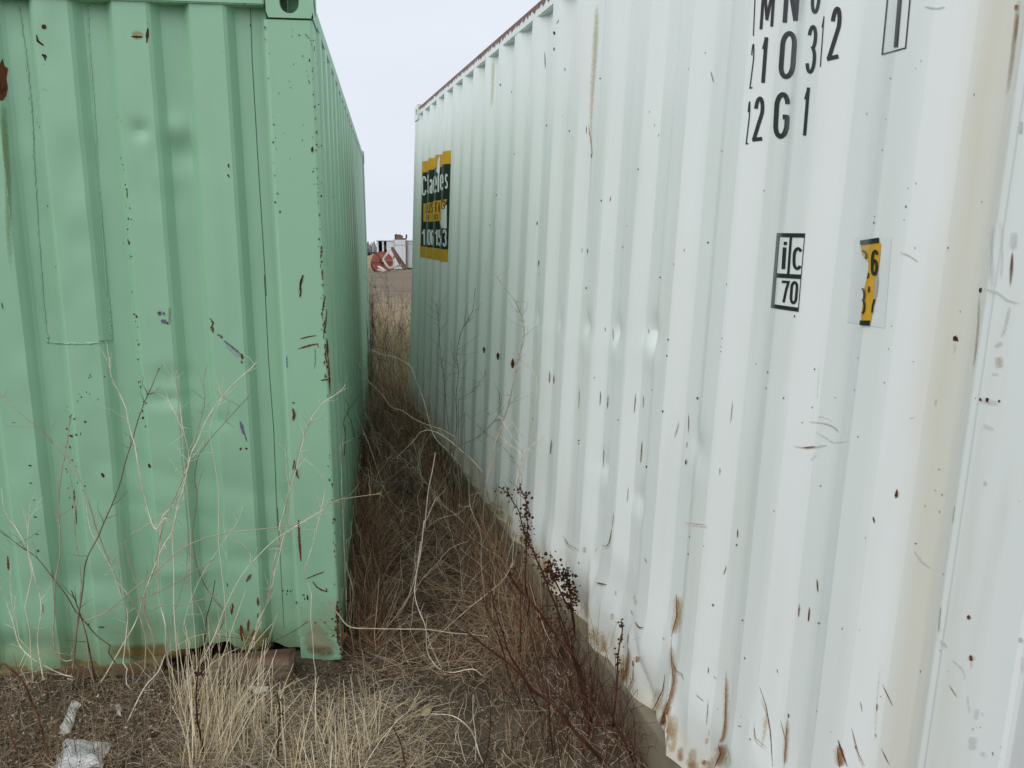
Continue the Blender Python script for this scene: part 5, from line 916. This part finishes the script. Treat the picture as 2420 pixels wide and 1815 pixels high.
dock('upright black stalk at the centre of the dock clump', c6((1185,560),(1180,640),(1182,800),(1178,1000),(1180,1060)), 2.85, .0026, None, 4)
dock('red stalk hard against the white bottom rail', c6((1390,640),(1400,760),(1440,880),(1480,980),(1520,1120),(1545,1260),(1580,1420)), 2.68, .0040, (30, .010, .0038, S2, .4), 8)
dock('curving red stalk low in the dock clump', c6((1230,830),(1270,980),(1300,1090),(1340,1230),(1350,1400),(1370,1560)), 2.45, .0030, (16, .010, .0036, (.12, .04, .02), .7), 8)
dock('reddish stalk at the lower right near the rail', c6((1640,1130),(1690,1280),(1740,1400),(1800,1520),(1850,1640)), 2.22, .0026, None, 5)
dock('left outer red stalk of the dock clump', c6((940,560),(980,700),(1040,840),(1080,960),(1120,1120),(1180,1260)), 2.75, .0024, None, 9)
dock('dark red stalk at the bottom centre', c6((1000,1230),(1005,1380),(990,1520),(960,1640)), 2.3, .0026, (6, .006, .003, S2, .6), 5)
dock('second dark red stalk at the bottom centre, to its left', c6((430,1380),(480,1480),(520,1640)), 2.2, .0026, None, 5)
dock('red stalk inside the straw before the green container', cr_(450, 1450, 4.424)((905,820),(935,1000),(930,1150),(915,1350),(918,1615)), 2.25, .0032, (8, .006, .0034, S2, .8), 3)
dock('red stalk at the left edge of the straw', cr_(450, 1450, 4.424)((85,560),(60,800),(70,1100),(110,1300),(170,1600)), 2.28, .0036, (22, .007, .0036, S2, .9), 4)
dock('red weed foot at the green corner in the gap', c5((420,1050),(440,1200),(430,1330),(420,1480)), 4.0, .003, (60, .02, .0045, (.06, .015, .012), .9), 10)
# finer brush that fills the clump and the tangle
def tangle(name, label, cat, n, rootfn, l0, l1, r, cols, tw):
    p = Plant(); R = rootfn(n)
    for i in range(n):
        L = RNG.uniform(l0, l1); a = RNG.uniform(0, 6.28); th = abs(RNG.normal())*.45; P = [R[i]]; d = np.array([math.sin(th)*math.cos(a), math.sin(th)*math.sin(a), math.cos(th)])
        for k in range(6): d = d+RNG.normal(size=3)*.24; d /= np.linalg.norm(d); P.append(P[-1]+d*L/6)
        P = smooth_line(clampgap(np.array(P), .02), 2)[::-1]; c = cols[int(RNG.integers(0, len(cols)))]; p.tube(P, r*.4, r*RNG.uniform(.7, 1.2), c, 4); p.lines.append((P, r, c))
    p.twigs(tw, .05, .2, None); o = p.flush(name, None); return tag(o, label, cat, kind='stuff')
tangle('twig_tangle', 'tangle of fine dead twigs filling the gap between the containers', 'twigs', 420, lambda n: gap_roots(n, 3.4, 7.4, .03, .97), .18, .62, .0018, [DRY, PALE, DARK, (.32, .19, .115), (.40, .27, .175), (.20, .10, .06)], 12)
tangle('dark_brush', 'dark leafless brush at the far end of the gap', 'brush', 130, lambda n: far_roots(n, 7.3, 9.8), .5, 1.3, .0026, [DARK, (.07, .05, .035), (.14, .10, .07)], 12)
tangle('red_twigs', 'fine red twigs crowding the foot of the white container', 'twigs', 170, lambda n: np.concatenate([pix_roots(n//2, 1180, 1420, 1480, 1815), pix_roots(n-n//2, 1280, 1560, 1640, 1860)]), .10, .34, .0016, [RED, S2, (.14, .06, .04)], 12)

# ------------------------------------------------------------------ rubbish on the ground
M['bag'] = plain('white_plastic', (.52, .53, .53), .35, .12, 9); M['blacksheet'] = plain('black_plastic', (.014, .015, .016), .4, .4, 14); M['orange'] = plain('orange_plastic', (.75, .18, .09), .5, .15, 20, 0); M['paper'] = plain('damp_paper', (.50, .50, .46), .8, .2, 14)
def sheet(name, label, cat, corners_px, mat, n=18, m=14, amp=.02, freq=9, lift=.01, k=0, hem=.35):
    c = np.array(corners_px, float); a = np.linspace(0, 1, m)[None, :, None]; b = np.linspace(0, 1, n)[:, None, None]; G = (c[0]*(1-a)+c[1]*a)*(1-b)+(c[3]*(1-a)+c[2]*a)*b
    px, py = G[..., 0].ravel(), G[..., 1].ravel(); d = ray(px, py); z = np.zeros(len(px))
    for _ in range(4): P = CAM+d*((z-CAM[2])/d[:, 2])[:, None]; z = zground(P[:, 0], P[:, 1])
    ed = np.minimum.reduce([np.broadcast_to(a[..., 0], (n, m)), np.broadcast_to(1-a[..., 0], (n, m)), np.broadcast_to(b[..., 0], (n, m)), np.broadcast_to(1-b[..., 0], (n, m))]).ravel()
    P[:, 0] += (vnoise(P[:, 0]*40, P[:, 1]*40, k)-.5)*amp*1.2; P[:, 1] += (vnoise(P[:, 0]*37+5, P[:, 1]*41, k+1)-.5)*amp*1.2
    h = np.abs(vnoise(P[:, 0]*freq, P[:, 1]*freq, k)-.5)*2+.5*np.abs(vnoise(P[:, 0]*freq*2.6, P[:, 1]*freq*2.6, k+2)-.5)*2; P[:, 2] += lift+amp*2*h*np.clip(ed*6, hem, 1)
    org = P.mean(0); ix = np.arange(n*m).reshape(n, m); Fq = np.stack([ix[:-1, :-1], ix[:-1, 1:], ix[1:, 1:], ix[1:, :-1]], -1).reshape(-1, 4)
    up = P-org; V2 = np.concatenate([up, up-np.array([0, 0, .002])]); o = mesh(name, V2, np.concatenate([Fq, Fq[:, ::-1]+n*m]), M[mat], None, False); o.location = org; return tag(o, label, cat)
c14 = cr_(0, 1450, 4.424)
sheet('plastic_bag', 'crumpled white plastic bag on the litter at the bottom left', 'plastic bag', c14((690,1360),(1150,1400),(1060,1660),(560,1660)), 'bag', amp=.016, freq=14)
sheet('plastic_scrap', 'twisted grey plastic scrap above the white bag, left', 'plastic scrap', c14((760,950),(850,960),(740,1290),(610,1280)), 'paper', 16, 6, .010, 30, k=3)
sheet('plastic_scrap', 'narrow pale plastic scrap above the white bag, right', 'plastic scrap', c14((1205,925),(1255,930),(1280,1100),(1225,1090)), 'paper', 10, 5, .006, 40, k=5)
sheet('plastic_scrap', 'small orange plastic scrap at the foot of the green wall', 'plastic scrap', c14((1590,530),(1670,525),(1650,595),(1600,560)), 'orange', 5, 5, .006, 30, .03, 6)
sheet('paper_scrap', 'pale paper scrap under the rusty timber', 'paper scrap', cr_(450, 1450, 4.424)((600,790),(820,790),(800,840),(620,860)), 'paper', 6, 10, .004, 30, k=7)
sheet('plastic_sheet', 'black plastic sheet half buried in the middle of the gap', 'plastic sheet', cr_(780, 950, 4.74)((500,960),(920,900),(1000,1100),(560,1180)), 'blacksheet', 16, 18, .035, 9, .03, 8)
sheet('dead_leaf', 'large tan dead leaf on the soil at the bottom centre', 'leaf', cr_(900, 1400, 3.687)((375,1000),(450,1000),(440,1090),(350,1100)), 'floor_leaf' if 'floor_leaf' in M else 'paper', 6, 6, .005, 30, k=9)
# timber end under the rusted sill of the green box
m, t, bs, _ = new_mat('weathered_timber'); v = obj_vec(t, (3, 40, 40)); n_ = noise(t, 1.6, 6, v, .6); sp = node(t, 'ShaderNodeSeparateXYZ'); t.links.new(obj_vec(t), sp.inputs[0])
wood = ramp(t, n_, [(.3, (.10, .065, .04)), (.55, (.18, .135, .088)), (.8, (.27, .205, .14))])
zz = math_(t, 'ADD', sp.outputs['Z'], math_(t, 'MULTIPLY', n_, .03)); t.links.new(mixc(t, ramp(t, zz, [(.112, 0.), (.135, 1.)]), wood, (.065, .028, .017)), bs.inputs['Base Color']); bs.inputs['Roughness'].default_value = .9; bump(t, bs, n_, .6, .01)
c15 = cr_(450, 1450, 4.424); YL = 2.95
A = at(*c15((1075, 560))[0], YL); B = at(*c15((250, 560))[0], YL-.02); g0 = float(zground(A[0], YL))
XX = (A-B); Ln = float(np.linalg.norm(XX[:2])); ang = math.atan2(XX[1], XX[0]); xs2 = np.linspace(0, Ln, 26); th = np.linspace(0, 2*math.pi, 19)[:-1]
V = []
for i, x in enumerate(xs2):
    taper = 1-.25*(1-x/Ln)
    for a in th:
        r = (abs(math.cos(a))**4+abs(math.sin(a))**4)**-.25; r *= 1+.10*(float(vnoise(x*9, a*1.5, 5))-.5)*2*.6; V.append((x+.012*(float(vnoise(a*2, i*.0+7, 2))-.5)*(1 if i in (0, 25) else 0), .050*r*math.cos(a)*taper, .055+.066*r*math.sin(a)*taper))
k = 18; Fc = [(i*k+q, i*k+(q+1) % k, (i+1)*k+(q+1) % k, (i+1)*k+q) for i in range(25) for q in range(k)]+[tuple(range(k))[::-1], tuple(range(25*k, 26*k))]
o = mesh('timber_beam', V, Fc, m, None, True); o.matrix_world = Matrix.Translation((B[0], B[1], .0)) @ Matrix.Rotation(ang, 4, 'Z'); tag(o, 'weathered timber end with a rust-red top under the green container', 'timber')
